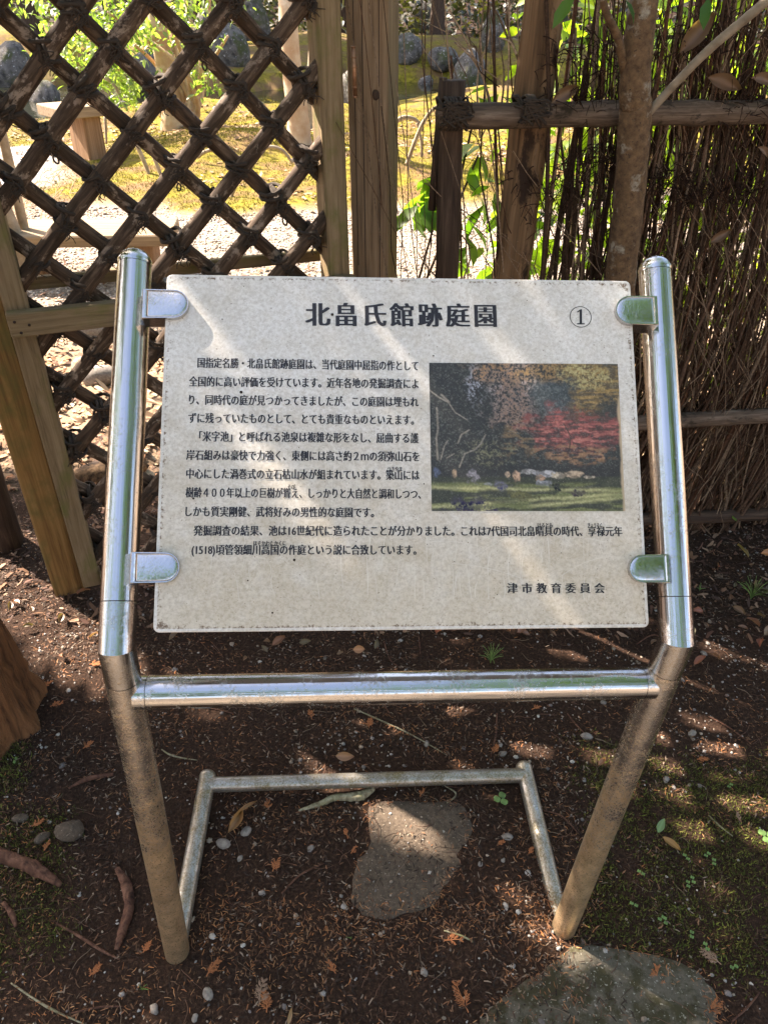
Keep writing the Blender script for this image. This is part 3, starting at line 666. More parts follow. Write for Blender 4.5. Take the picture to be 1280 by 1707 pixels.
im = mixm(im, ell(0.62, 0.25, 0.12, 0.13) * ss(0.5, 0.65, fine), (0.08, 0.105, 0.11))
im = mixm(im, ell(0.47, 0.52, 0.12, 0.12) * ss(0.45, 0.65, strk), (0.22, 0.14, 0.06))
im = mixm(im, ell(0.77, 0.47, 0.25, 0.15) * (0.2 + 0.8 * ss(0.36, 0.60, strk)), (0.33, 0.055, 0.05))
im = mixm(im, ell(0.75, 0.50, 0.22, 0.11) * ss(0.52, 0.70, strk), (0.55, 0.16, 0.12))
im = mixm(im, ell(0.76, 0.62, 0.22, 0.06) * ss(0.45, 0.6, strk), (0.34, 0.17, 0.07))
im = mixm(im, ell(0.30, 0.62, 0.14, 0.10) * ss(0.5, 0.65, fine), (0.14, 0.14, 0.07))
im = mixm(im, ss(0.68, 0.71, Y_) * (1 - ss(0.78, 0.80, Y_)) * 0.8, (0.02, 0.022, 0.022))
im = mixm(im, ss(0.765, 0.78, Y_ - 0.015 * (big - .5)) * 0.75, (0.035, 0.045, 0.02))
gl_ = ss(0.80, 0.83, Y_) * ss(0.42, 0.62, N1.f(X_ * 5, Y_ * 30, 4, 0.6))
im = mixm(im, gl_ * 0.9, (0.17, 0.20, 0.05))
for (yy, k) in ((0.855, 0.02), (0.93, -0.09), (0.97, -0.12)): im = mixm(im, np.exp(-((Y_ - yy - k * (X_ - 0.5) - 0.02 * (mid - .5)) / 0.012) ** 2) * ss(0.35, 0.6, big + 0.2 * X_), (0.42, 0.42, 0.16))
rs = np.random.RandomState(3)
for (cx, cy, rx, ry, c) in [(0.22, 0.765, 0.035, 0.07, (0.22, 0.21, 0.24)), (0.12, 0.75, 0.012, 0.035, (0.42, 0.28, 0.16)), (0.03, 0.75, 0.02, 0.04, (0.07, 0.10, 0.18)), (0.355, 0.83, 0.035, 0.035, (0.12, 0.12, 0.16)),
   (0.44, 0.77, 0.02, 0.03, (0.5, 0.30, 0.17)), (0.39, 0.76, 0.012, 0.02, (0.45, 0.32, 0.2)), (0.51, 0.74, 0.05, 0.014, (0.35, 0.34, 0.33)), (0.60, 0.75, 0.06, 0.02, (0.42, 0.42, 0.44)), (0.66, 0.765, 0.03, 0.025, (0.5, 0.42, 0.3)), (0.73, 0.76, 0.05, 0.02, (0.38, 0.28, 0.18)), (0.56, 0.78, 0.02, 0.02, (0.4, 0.24, 0.14)),
   (0.82, 0.775, 0.03, 0.012, (0.5, 0.42, 0.3)), (0.58, 0.82, 0.05, 0.018, (0.25, 0.27, 0.30)), (0.29, 0.82, 0.03, 0.012, (0.30, 0.33, 0.40)), (0.65, 0.84, 0.04, 0.035, (0.05, 0.06, 0.025)), (0.77, 0.875, 0.04, 0.035, (0.09, 0.08, 0.05)), (0.46, 0.89, 0.07, 0.035, (0.12, 0.12, 0.03)), (0.20, 0.98, 0.11, 0.075, (0.04, 0.04, 0.055)), (0.92, 0.80, 0.05, 0.03, (0.05, 0.06, 0.03))]:
    im = mixm(im, (1 - ss(0.75, 1.1, np.sqrt(((X_ - cx) / rx) ** 2 + ((Y_ - cy) / ry) ** 2) + 2.2 * (mid - .5) + 1.2 * (fine - .5))) * (0.45 + 0.9 * ss(.35, .65, N1.f(X_ * 45, Y_ * 40, 3, .7))), np.array(c))
def stroke(im, pts_, wd, c):
    P = np.array(pts_)
    for i in range(len(P) - 1):
        p, q = P[i], P[i + 1]; dx, dy = q - p; L2 = dx * dx + dy * dy
        t = np.clip(((X_ - p[0]) * dx + (Y_ - p[1]) * dy) / L2, 0, 1); ds = np.hypot(X_ - p[0] - t * dx, (Y_ - p[1] - t * dy) * 0.77)
        im = mixm(im, 1 - ss(wd * 0.5, wd * 1.3, ds), c)
    return im
cream = (0.26, 0.23, 0.18)
for p_, wd in (([(0.035, 0.31), (0.04, 0.45), (0.03, 0.52), (0.035, 0.66)], 0.005), ([(0.0, 0.19), (0.05, 0.24), (0.10, 0.275)], 0.004), ([(0.06, 0.22), (0.10, 0.27)], 0.006), ([(0.10, 0.28), (0.13, 0.34), (0.19, 0.39)], 0.003),
   ([(0.14, 0.55), (0.16, 0.49), (0.20, 0.46)], 0.004), ([(0.145, 0.71), (0.175, 0.62), (0.23, 0.59), (0.26, 0.55), (0.285, 0.49)], 0.004), ([(0.05, 0.66), (0.07, 0.57), (0.09, 0.53)], 0.003), ([(0.08, 0.65), (0.12, 0.62)], 0.003),
   ([(0.255, 0.30), (0.25, 0.18), (0.23, 0.10)], 0.003), ([(0.25, 0.18), (0.30, 0.13)], 0.003), ([(0.70, 0.42), (0.73, 0.50), (0.72, 0.60)], 0.003)):
    im = stroke(im, p_, wd, cream if p_[0][0] < 0.2 else (0.03, 0.025, 0.02))
im = im * (0.35 + 1.3 * (0.5 * fine + 0.5 * vf)[..., None]) + 0.006 + 0.05 * ss(0.66, 0.8, vf)[..., None] * np.array([1, .95, .85]); im = 0.45 * im + 0.1375 * (np.roll(im, 1, 0) + np.roll(im, -1, 0) + np.roll(im, 1, 1) + np.roll(im, -1, 1)); g_ = im.mean(2, keepdims=True); im = np.clip((im * 0.82 + g_ * 0.18) * 0.72 + 0.008, 0, 1)
wear = ss(0.985, 1.0, X_ + 0.02 * (N1.f(Y_ * 9, Y_ * 0, 3) - 0.35)) * ss(0.2, 0.25, Y_); im = mixm(im, wear, (0.42, 0.33, 0.22))
m, nt, b, ns, ls = newmat('printed_photograph'); at = ns.new('ShaderNodeAttribute'); at.attribute_name = 'col'
v = coords(ns, ls, rnd=False); nn_ = noise(ns, ls, v, 900, 2, 0.6); rr2 = ramp(ns, [(0.69, (0, 0, 0)), (0.75, (1, 1, 1))]); ls.new(nn_, rr2.inputs[0])
ls.new(mixc(ns, ls, rr2.outputs[0], at.outputs['Color'], (0.45, 0.42, 0.38)), b.inputs['Base Color']); b.inputs['Roughness'].default_value = 0.55
i2 = np.arange(nw * nh).reshape(nh, nw)
obj('printed_picture', mesh(BP(Q[..., 0].ravel(), Q[..., 1].ravel(), 0.0007), np.stack([i2[:-1, :-1], i2[1:, :-1], i2[1:, 1:], i2[:-1, 1:]], -1).reshape(-1, 4), m, True, im.reshape(-1, 3)), plate)

# ---- scratches, spots on the board
rs = np.random.RandomState(11); mb = MB()
for i in range(75):
    px = rs.uniform(330, 1010); py = rs.uniform(720, 960) if px < 700 else rs.uniform(850, 965); L = rs.uniform(25, 95); k = 9
    t = np.linspace(0, 1, k); xx = px + rs.uniform(-8, 8) * t + rs.uniform(-9, 9) * np.sin(t * 3); yy = np.minimum(py + L * t, 1000)
    if 700 < px < 1045: yy = np.maximum(yy, 858)
    uvs = np.array([uvp(x, y) for x, y in zip(xx, yy)]); wd = rs.uniform(0.0002, 0.00055) / BW * np.sin(np.linspace(0.15, 3.0, k))
    a1 = BP(uvs[:, 0] - wd, uvs[:, 1], 0.00045); a2 = BP(uvs[:, 0] + wd, uvs[:, 1], 0.00045)
    mb.add(np.concatenate([a1, a2]), [(j, k + j, k + j + 1, j + 1) for j in range(k - 1)])
for (x0, y0, x1, y1) in ((745, 940, 860, 965), (700, 905, 790, 912), (790, 925, 860, 890), (860, 890, 1005, 905), (930, 960, 1000, 930), (590, 830, 700, 812)):
    t = np.linspace(0, 1, 9); uvs = np.array([uvp(x0 + (x1 - x0) * q, y0 + (y1 - y0) * q - 5 * math.sin(q * 3)) for q in t]); wd = 0.0003 / BH
    mb.add(np.concatenate([BP(uvs[:, 0], uvs[:, 1] - wd, 0.0005), BP(uvs[:, 0], uvs[:, 1] + wd, 0.0005)]), [(j, 9 + j, 10 + j, j + 1) for j in range(8)])
o = obj('scratches', mb.mesh(M_SCR, False), plate); o['kind'] = 'stuff'
mb = MB()
for (px, py, r) in [(397, 657, 2.6), (548, 526, 2.6), (484, 935, 2.2), (448, 1022, 1.6), (366, 535, 1.2), (319, 834, 1.8), (699, 808, 1.2), (408, 969, 1.3), (716, 594, 1.4)] + [(rs.uniform(280, 1050), rs.uniform(470, 1040), rs.uniform(0.4, 0.9)) for _ in range(90)]:
    u, v_ = uvp(px, py); R = r * 0.00085; a = np.arange(8) / 8 * 6.283
    mb.add(BP(u + np.cos(a) * R / BW, v_ + np.sin(a) * R / BH, 0.0011), [tuple(range(8))])
o = obj('dirt_spots', mb.mesh(M_NAIL, False), plate); o['kind'] = 'stuff'

# ================================================================== GATE (lattice leaf, frame, posts)
psi = rad(23.0); ge = np.array([math.cos(psi), math.sin(psi), 0]); gn = np.array([-math.sin(psi), math.cos(psi), 0]); GZ = np.array([0, 0, 1.0])
G0 = np.array([-0.9037, 1.7615, 0])
def GP(u, v, h=0.0): return G0 + u * ge + v * GZ + h * gn      # h < 0 is towards the camera
def GM(u=0, v=0, h=0):
    M = Matrix.Identity(4)
    for i in range(3): M[i][0] = ge[i]; M[i][1] = gn[i]; M[i][2] = GZ[i]
    p = GP(u, v, h)
    for i in range(3): M[i][3] = p[i]
    return M
gate = empty('lattice_gate', GP(0.4, 0.05), 'bamboo lattice gate leaf of crossed dark poles tied with rope, in a timber frame', 'gate')
def clip(c, s, u0, u1, v0, v1):
    """segment of v = c - s*u  (s=1 backslash, s=-1 slash) inside the rectangle"""
    us = [u0, u1] + [(c - v0) / s, (c - v1) / s]; ok = []
    for u in us:
        v = c - s * u
        if u0 - 1e-6 <= u <= u1 + 1e-6 and v0 - 1e-6 <= v <= v1 + 1e-6: ok.append((u, v))
    ok.sort(); return (ok[0], ok[-1]) if len(ok) >= 2 and ok[-1][0] - ok[0][0] > 0.04 else None
back = [0.225, 0.40, 0.571, 0.758, 0.945, 1.104, 1.275, 1.44, 1.64, 1.787, 1.97, 2.137, 2.31, 2.48]
front = [-1.62, -1.45, -1.285, -1.16, -0.98, -0.813, -0.655, -0.487, -0.304, -0.13, 0.04, 0.21, 0.38]
u0, u1, v0, v1 = 0.005, 0.80, 0.10, 1.86
for c in back:
    q = clip(c, 1, u0, u1, v0, v1)
    if q: rod('lattice_pole', GP(*q[0], 0.021), GP(*q[1], 0.021), 0.0190, 0.0180, M_POLE, gate, seg=12, wob=0.003, lump=0.035, n=26)
for c in front:
    q = clip(-c, -1, u0, u1, v0, v1)
    if q: rod('lattice_pole', GP(*q[0], -0.021), GP(*q[1], -0.021), 0.0200, 0.0190, M_POLE, gate, seg=12, wob=0.003, lump=0.035, n=26)
knots = []
for k in range(4):
    rs = np.random.RandomState(50 + k); mb = MB()
    for w_ in range(3 + k % 2):      # wraps around both poles across the crossing
        t = np.linspace(0, 2 * math.pi, 22); ax = rs.choice([0, 1]); tw = (rs.rand() - 0.5) * 0.7 + (math.pi / 2 if ax else 0); ca, sa = math.cos(tw), math.sin(tw)
        rr = 0.0240 + 0.003 * rs.rand(); p = np.stack([np.cos(t) * rr, np.sin(t) * 0.043], 1)
        path = np.stack([p[:, 0] * ca + (0.012 * (w_ - 1)) * -sa, p[:, 1], p[:, 0] * sa + 0.012 * (w_ - 1) * ca], 1)
        V, Fc = sweep(path, [0.0042] * 22, 6, False, 0.3, k); mb.add(V, Fc)
    for w_ in range(5 + 2 * k):         # loose ends
        a = rs.uniform(-2.6, -0.5) if rs.rand() < 0.7 else rs.uniform(0, 6.28); L = rs.uniform(0.012, 0.030); c_ = rs.uniform(-0.01, 0.01, 2)
        path = np.array([[c_[0] + math.cos(a) * L * t + 0.01 * math.sin(5 * t + w_), -0.048 - 0.006 * t, c_[1] + math.sin(a) * L * t - 0.01 * t * t] for t in np.linspace(0, 1, 6)])
        V, Fc = sweep(path, np.linspace(0.0018, 0.0009, 6), 4, True, 0.2, k); mb.add(V, Fc)
    if k == 3:
        t = np.linspace(0, 6.28, 14); path = np.stack([0.005 * np.cos(t), np.full(14, -0.05), -0.038 + 0.009 * np.sin(t)], 1); V, Fc = sweep(path, [0.0022] * 14, 5, False); mb.add(V, Fc)
    knots.append(mb.mesh(M_ROPE))
i = 0
for cb in back:
    for cf in front:
        u = (cb + cf) / 2; v = (cb - cf) / 2
        if u0 + 0.02 < u < 0.775 and v0 < v < v1:
            k = obj('rope_knot', knots[(i * 7 + i // 3) % 4], gate, GM(u, v) @ Matrix.Rotation(random.uniform(-0.5, 0.5), 4, 'Y') @ Matrix.Scale(random.uniform(0.9, 1.12), 4)); i += 1
def gbox(name, parent, mat, u0, u1, v0, v1, h0, h1, tilt=0.0, bev=0.004):
    """timber with its grain along local z"""
    mb = MB(); L = v1 - v0; w_ = u1 - u0; mb.box(-w_ / 2, w_ / 2, h0, h1, 0, L, bev)
    M = GM((u0 + u1) / 2, v0) @ Matrix.Rotation(tilt, 4, 'Y'); return obj(name, mb.mesh(mat, False), parent, M)
gbox('latch_stile', gate, M_STILE, -0.036, 0.018, 0.06, 1.90, -0.049, 0.032)
gbox('hinge_stile', gate, M_STILE, 0.808, 0.868, 0.05, 1.90, -0.049, 0.030, tilt=-0.030)
def grail(name, v0, v1, ua, ub, h0, h1):
    mb = MB(); mb.box(-(v1 - v0) / 2, (v1 - v0) / 2, h0, h1, 0, ub - ua, 0.003)
    M = GM(ua, (v0 + v1) / 2) @ Matrix.Rotation(math.pi / 2, 4, 'Y'); return obj(name, mb.mesh(M_STILE, False), gate, M)
r1 = grail('middle_rail', 0.885, 0.944, -0.034, 0.848, -0.082, -0.0510)
grail('top_rail', 1.85, 1.91, -0.034, 0.80, -0.082, -0.0510); grail('bottom_rail', 0.06, 0.12, 0.02, 0.82, -0.082, -0.0510)
grail('rear_rail', 0.955, 0.985, 0.02, 0.80, 0.044, 0.066)
for (u, v) in ((-0.018, 0.925), (0.012, 0.914), (-0.010, 0.897), (0.815, 0.925), (0.835, 0.905)):
    rod('nail_head', GP(u, v, -0.0835), GP(u, v, -0.0815), 0.0035, 0.0035, M_NAIL, r1, seg=8, n=2)
# hinge between stile and tall post
hb = GP(0.8355 + .02, 1.372, -0.053)
hg = rod('hinge', hb, GP(0.851, 1.475, -0.053), 0.0055, 0.0055, M_HINGE, gate, seg=12, n=2)
for k in range(6):
    t = k / 5; p = GP(0.8555 - 0.0045 * t, 1.372 + 0.103 * t, -0.053); rod('hinge_knuckle', p - GZ * 0.0015, p + GZ * 0.0015, 0.0066, 0.0066, M_HINGE, hg, seg=12, n=2)

# tall post right of the gate
pc = pl(617, 460, GP(0.94, 0, -0.02), gn); pyaw = rad(-15)
mb = MB(); mb.box(-0.052, 0.052, -0.052, 0.052, 0, 2.2, 0.004)
Mp = Matrix.Translation(Vector((pc[0] + 0.012, pc[1] + 0.045, -0.05))) @ Matrix.Rotation(pyaw, 4, 'Z') @ Matrix.Rotation(-0.022, 4, 'Y')
Mp = Matrix.Translation(Vector((pc[0] + 0.034, pc[1] + 0.045, -0.05))) @ Matrix.Rotation(-0.022, 4, 'Y') @ Matrix.Rotation(pyaw, 4, 'Z')
tp = obj('gate_post', mb.mesh(M_POST, False), None, Mp)
tag(tp, 'tall square timber post carrying the gate hinge, weathered brown with a knot', 'post')
kx = Mp.inverted() @ Vector(pl(628, 158, np.array([pc[0], pc[1], 0]), np.array([math.sin(-pyaw), math.cos(pyaw), 0])))
V, Fc = blob(2, 0.009, 0.004, 0.014, 5, 0.3); obj('wood_knot', mesh(V, Fc, M_DKLOG), tp, Mp @ Matrix.Translation(Vector((kx[0], -0.052, kx[2]))))
mb = MB()
for (x_, z0, z1) in ((-0.012, 0.8, 2.1), (0.03, 0.9, 2.15), (-0.033, 1.0, 1.9)): mb.box(x_ - 0.0009, x_ + 0.0009, -0.0528, -0.0515, z0, z1)
obj('drying_crack', mb.mesh(M_NAIL, False), tp, Mp)
# left post
lp = obj('gate_post', (lambda b_: (b_.box(-0.045, 0.045, -0.045, 0.045, 0, 2.1, 0.006), b_.mesh(M_LPOST, False))[1])(MB()), None, GM(-0.083, -0.05, 0.055) @ Matrix.Rotation(0.0, 4, 'Z'))
tag(lp, 'stout ochre square timber post at the left edge, beside the lattice gate', 'post')

# dark round post and its cut branch at the far left
b0 = gz(14, 905)
fp = rod('bark_post', b0 - GZ * 0.05, b0 + np.array([0.0, 0.03, 1.6]), 0.055, 0.05, M_DKLOG, None, seg=16, wob=0.006, lump=0.05, n=16)
tag(fp, 'dark round bark-covered post at the far left edge behind the timber post', 'post')
q = gz(-30, 905) + np.array([0, -0.02, 0.07]); rod('sawn_branch', q, gz(36, 885) + np.array([0, -0.04, 0.04]), 0.022, 0.021, M_LOG, fp, seg=12, lump=0.05, n=5)

# ================================================================== BRUSHWOOD FENCE
fpsi = rad(10); fe = np.array([math.cos(fpsi), math.sin(fpsi), 0]); fn = np.array([-math.sin(fpsi), math.cos(fpsi), 0])
FO = gz(1180, 868)
FO = FO - fe * np.dot(FO - np.array([0.12, 0, 0]), fe)    # u = 0 near the left end
def FP(u, v, h=0.0): return FO + fe * u + GZ * v + fn * h
def fuv(px, py, h=0.0):
    p = pl(px, py, FO + fn * h, fn); return float(np.dot(p - FO, fe)), float(p[2])
fence = empty('brushwood_fence', FP(1.0, 0), 'brushwood fence of dry dark twigs held by split bamboo rails, right of the gate', 'fence')
def frail(name, a, b_, r, mat, seg=14, nodes=4, h=-0.06, ext=0.5, **kw):
    ua, va = fuv(*a, h); ub, vb = fuv(*b_, h); k = (vb - va) / (ub - ua)
    return rod(name, FP(ua, va, h), FP(ub + ext, vb + k * ext, h), r, r * 0.95, mat, fence, seg=seg, wob=0.004, lump=0.025, n=40, nodes=nodes, **kw)
rl = frail('top_rail', (729, 192), (1280, 186), 0.0285, M_BAMBOO, nodes=5)
frail('middle_rail', (1040, 704), (1280, 692), 0.026, M_BAMBOO, ext=0.5)
frail('bottom_rail', (1040, 866), (1280, 857), 0.024, M_DKLOG, ext=0.5)
ua, va = fuv(755, 134, 0); ub, vb = fuv(744, 462, 0)
k = (ub - ua) / (vb - va)
rod('end_post', FP(ub - k * vb, -0.02, 0.0), FP(ua, va, 0.0), 0.033, 0.031, M_DKLOG, fence, seg=16, lump=0.05, n=20, wob=0.003)
rod('bamboo_stub', FP(ua - .03, va - 0.3, 0.02), FP(ua - 0.02, va + 0.004, 0.02), 0.011, 0.010, M_DKLOG, fence, seg=10, n=3)
ua, va = fuv(910, 0, 0.02); ub, vb = fuv(850, 460, 0.02); k = (ub - ua) / (vb - va); PU0 = ub - k * vb; PU1 = PU0 + k * 1.7
rod('split_post', FP(ub - k * vb, -0.02, 0.022), FP(ua + k * 0.35, va + 0.35, 0.022), 0.056, 0.048, M_LOG, fence, seg=9, lump=0.05, n=20, wob=0.004, smooth=False)
for (px, py) in ((880, 186), (752, 190)):     # black rope lashings
    u_, v_ = fuv(px, py, -0.06); mb = MB()
    for w_ in range(9):
        rs = np.random.RandomState(w_ + px); t = np.linspace(0, 6.283, 20); dx = rs.uniform(-0.022, 0.022); tilt = rs.uniform(-0.9, 0.9)
        path = np.stack([dx + tilt * 0.03 * np.sin(t) , 0.033 * np.cos(t), 0.034 * np.sin(t)], 1); V, Fc = sweep(path, [0.0032] * 20, 6, False, 0.25, w_); mb.add(V, Fc)
    for w_ in range(16):
        rs = np.random.RandomState(w_ + 7); path = np.array([[rs.uniform(-.03, .03) + 0.03 * t * rs.uniform(-1, 1), -0.04 - 0.006 * rs.rand(), 0.03 - 0.075 * t * rs.rand()] for t in np.linspace(0, 1, 5)]); V, Fc = sweep(path, [0.0028] * 5, 4, True); mb.add(V, Fc)
    M = Matrix.Identity(4); p = FP(u_, v_, -0.06)
    for i in range(3): M[i][0] = fe[i]; M[i][1] = fn[i]; M[i][2] = GZ[i]; M[i][3] = p[i]
    obj('rope_lashing', mb.mesh(M_ROPE), fence, M)

# twigs: dense from u ~ 0.32 on, a few stray ones at the loose left end
def twig_lines(n, ulo, uhi, seed, vlo=-0.02, vhi=1.75, thick=(0.0016, 0.0042), h=(-0.045, 0.07), lean=0.11, dens=None, k=9, short=0.0, span=(0.15, 0.5)):
    rs = np.random.RandomState(seed); u = rs.uniform(ulo, uhi, n)
    a = rs.uniform(-lean, lean, n) - 0.05; hh = rs.uniform(h[0], h[1], n); r = rs.uniform(*thick, n)
    sm = rs.rand(n) < short; za = np.where(sm, rs.uniform(vlo, vhi * 0.8, n), vlo + rs.rand(n) * 0.08); zb = np.where(sm, za + rs.uniform(*span, n), vhi * rs.uniform(0.75, 1.05, n))
    L = []; ph = rs.rand(n, 4) * 6.28; am = rs.uniform(0.006, 0.026, n)
    for t in np.linspace(0, 1, k):
        z = za + (zb - za) * t; low = np.maximum(0, 0.62 - z) * 0.34
        uu = u + a * (z - np.where(sm, za, 0.5)) * 1.6 - low * (0.8 + 0.5 * np.sin(ph[:, 3])) + am * np.sin(ph[:, 0] + 5 * t) + am * 0.45 * np.sin(ph[:, 1] + 13 * t) + am * 0.25 * np.sin(ph[:, 2] + 29 * t)
        h_ = hh + 0.02 * np.sin(ph[:, 2] + 3 * t) - np.maximum(0, 0.25 - z) * 0.3 * (rs.rand(n) * 0.5)
        L.append(FO + np.outer(uu, fe) + np.outer(z, GZ) + np.outer(h_, fn))
    return np.stack(L, 1), r
def twigcol(n, seed, light=0.3):
    rs = np.random.RandomState(seed); c = np.array([[0.07, 0.042, 0.028]]) * (0.5 + 1.2 * rs.rand(n, 1)); li = rs.rand(n) < light; c[li] = np.array([0.20, 0.14, 0.095]) * (0.7 + 0.7 * rs.rand(li.sum(), 1))
    re = (rs.rand(n) < 0.12); c[re] = np.array([0.10, 0.05, 0.03]) * (0.7 + 0.6 * rs.rand(re.sum(), 1)); return c
parts_ = []
def keep_off(L):       # the split post stands in front of most of the brush
    d = L - FO; u = d @ fe; h_ = d @ fn; z = L[..., 2]; up = np.interp(z, [0, 1.7], [PU0, PU1]); hit = (np.abs(u - up) < 0.06) & (h_ < 0.07); low = z < 1.30
    rs = np.random.RandomState(1); thin = (u.mean(1) < 1.15) & (z.mean(1) > 0.5) & (rs.rand(len(L)) < 0.06); return ~thin & ~(hit & ~low).any(1) & (~(hit & low).any(1) | (rs.rand(len(L)) < 0.35))
for (n, a, b_, sd, kw) in ((500, 0.50, 2.6, 1, dict()), (150, 0.50, 2.6, 2, dict(thick=(0.0025, 0.0055))), (12, 0.27, 0.44, 3, dict(thick=(0.0012, 0.003), lean=0.08)), (1000, 0.50, 2.6, 4, dict(thick=(0.0007, 0.0018), lean=0.45, short=0.8, h=(-0.06, 0.09))),
      (240, 0.85, 2.4, 5, dict(thick=(0.0006, 0.0015), lean=0.9, short=1.0)), (1500, 0.45, 2.6, 10, dict(thick=(0.0006, 0.0016), lean=1.1, short=2.0, span=(0.06, 0.22))), (800, 0.7, 2.6, 14, dict(thick=(0.0007, 0.0017), lean=0.6, short=2.0, span=(0.2, 0.6), h=(-0.065, -0.03), light=0.75)), (500, 0.6, 2.6, 12, dict(thick=(0.0012, 0.0026), lean=0.7, short=2.0, span=(0.15, 0.5))), (230, 0.75, 2.6, 8, dict(vhi=0.85, thick=(0.003, 0.007), lean=0.2)), (350, 1.0, 2.6, 9, dict(vlo=1.15, vhi=1.75, lean=0.12))):
    lt_ = kw.pop('light', 0.3); L, r = twig_lines(n, a, b_, sd, **kw); c = twigcol(n, sd, lt_); k_ = keep_off(L); parts_.append((L[k_], r[k_], c[k_]))
Vs, Fs, Cs, o_ = [], [], [], 0
for L, r, c in parts_:
    V, Fq, C = twigs(L, r, c); Vs.append(V); Fs.append(Fq + o_); Cs.append(C); o_ += len(V)
o = obj('twig_mass', mesh(np.concatenate(Vs), np.concatenate(Fs), M_TWIG, True, np.concatenate(Cs)), fence); o['kind'] = 'stuff'
L, r = twig_lines(150, 0.62, 2.3, 21, thick=(0.0045, 0.0085), h=(-0.05, 0.03), lean=0.07, k=9); cc = twigcol(150, 22, 0.3)
for i in range(150):
    V, Fq, C = twigs(L[i:i + 1], r[i:i + 1], cc[i:i + 1], sides=6); p = V.mean(0); obj('brush_stem', mesh(V - p, Fq, M_TWIG, True, C), fence, Matrix.Translation(Vector(p)))
# dark tangles of cedar sprays caught in the brush
for j, (px, py, s_) in enumerate(((990, 80, .05), (935, 320, .06), (1000, 260, .04), (1180, 60, .05), (1230, 310, .05), (1110, 300, .04), (1160, 330, .05), (960, 160, .04), (1240, 180, .045))):
    u_, v_ = fuv(px, py, -0.07); rs = np.random.RandomState(j); n = 130; st = rs.randn(n, 3) * np.array([1.2, 0.35, 0.6]) * s_
    d = rs.randn(n, 3) * 0.02; Ls = []
    for t in np.linspace(0, 1, 4): Ls.append(st + d * t + np.array([0, 0, -0.012]) * t * t)
    Ls = np.stack(Ls, 1); P = FP(u_, v_, -0.07); Lw = P + Ls[..., 0:1] * fe + Ls[..., 1:2] * fn + Ls[..., 2:3] * GZ
    V, Fq, C = twigs(Lw, rs.uniform(0.0008, 0.002, n), np.tile([[0.03, 0.016, 0.011]], (n, 1)), 3); o = obj('dry_spray', mesh(V, Fq, M_TWIG, True, C), fence); o['kind'] = 'stuff'
# dead leaves caught in the brush
def dead_leaf(name, P, size, rot, col_, label, cat, parent=None, curl=0.3, group=None, aspect=0.5):
    n, mth = 9, 5; V = []; Fc = []
    for i in range(n):
        t = i / (n - 1); w_ = aspect * math.sin(math.pi * min(1, t * 0.96 + 0.03)) ** 0.8 * (1 - 0.35 * t)
        for j in range(mth):
            s_ = (j / (mth - 1) - 0.5); V.append((t - 0.5, s_ * w_, 0.25 * curl * math.sin(t * 3) + curl * 1.6 * s_ * s_ * (1 + t) * 0.6 + 0.02 * math.sin(9 * t + 5 * s_)))
    for i in range(n - 1):
        for j in range(mth - 1): a = i * mth + j; Fc.append((a, a + mth, a + mth + 1, a + 1))
    V = np.array(V) * size; c = np.tile(np.array([col_]), (len(V), 1)); vein = np.abs(np.array([v[1] for v in V])) < 1e-6; c[vein] *= 1.35
    nl = len(V); st = [(-0.5 * size, 0, 0), (-0.5 * size, 0.012 * size, 0.012 * size), (-0.72 * size, 0.02 * size, 0.0), (-0.72 * size, 0.0, 0.01 * size)]
    V = np.concatenate([V, st]); c = np.concatenate([c, np.tile([np.array(col_) * 0.7], (4, 1))]); Fc.append((nl, nl + 1, nl + 3, nl + 2))
    M = Matrix.Translation(Vector([float(q) for q in P])) @ Euler(rot).to_matrix().to_4x4()
    o = obj(name, mesh(V, Fc, M_DLEAF, True, c), parent, M)
    if cat: tag(o, label, cat, group)
    return o
for (px, py, s_, rot) in ((1160, 55, 0.10, (1.2, -0.9, 0.2)), (1205, 140, 0.085, (1.3, 0.3, 0)), (940, 158, 0.07, (1.2, -0.5, 0.3)), (1268, 135, 0.07, (1.2, 0.2, 0.4)), (1270, 255, 0.05, (1.2, 0.6, 0.4)), (1200, 393, 0.06, (1.2, -0.6, 0.1))):
    u_, v_ = fuv(px, py, -0.08); dead_leaf('dead_leaf', FP(u_, v_, -0.08), s_, rot, (0.15, 0.085, 0.05), None, None, fence, 0.4)

# ================================================================== MOTTLED SAPLING IN FRONT OF THE FENCE
def FQ(px, py, h):
    u_, v_ = fuv(px, py, h); return FP(u_, v_, h)
hh = -0.14
t0 = FQ(1020, 560, hh); t1 = FQ(1036, 440, hh); t2 = FQ(1048, 330, hh); t3 = FQ(1058, 190, hh); t4 = FQ(1072, 0, hh)
gb0 = t0 + (t0 - t1) / (t1[2] - t0[2] + 1e-9) * -(t0[2]) * -1
base = np.array([t0[0] - 0.07, t0[1] - 0.01, -0.03])
tree = empty('mottled_tree', base + np.array([0, 0, 0.03]), 'slender tree with mottled grey-brown bark growing in front of the brushwood fence', 'tree')
topp = t4 + (t4 - t3) / (t4[2] - t3[2]) * 1.4
limb('trunk', [base, base + (t0 - base) * 0.5, t0, t1, t2, t3, t4, topp + np.array([0.1, 0.1, 0])], [0.056, 0.047, 0.042, 0.039, 0.038, 0.0375, 0.032, 0.018], M_TRUNK, tree, seg=20, lump=0.045, k=10, seed=4)
b0 = FQ(1062, 208, hh - 0.005); b1 = FQ(1168, 95, hh - 0.03); b2_ = FQ(1285, -5, hh - 0.05)
limb('branch', [b0, b1, b2_, b2_ + (b2_ - b1) * 1.5], [0.0095, 0.0095, 0.0105, 0.009], M_BRANCH, tree, seg=10)
limb('branch', [FQ(1040, 118, hh), FQ(1028, 60, hh - .03), FQ(1006, 8, hh - .05), FQ(1000, -90, hh - .1)], [0.011, 0.009, 0.008, 0.006], M_TRUNK, tree, seg=9)
lfp = [FQ(1042, 0, hh - 0.08)]
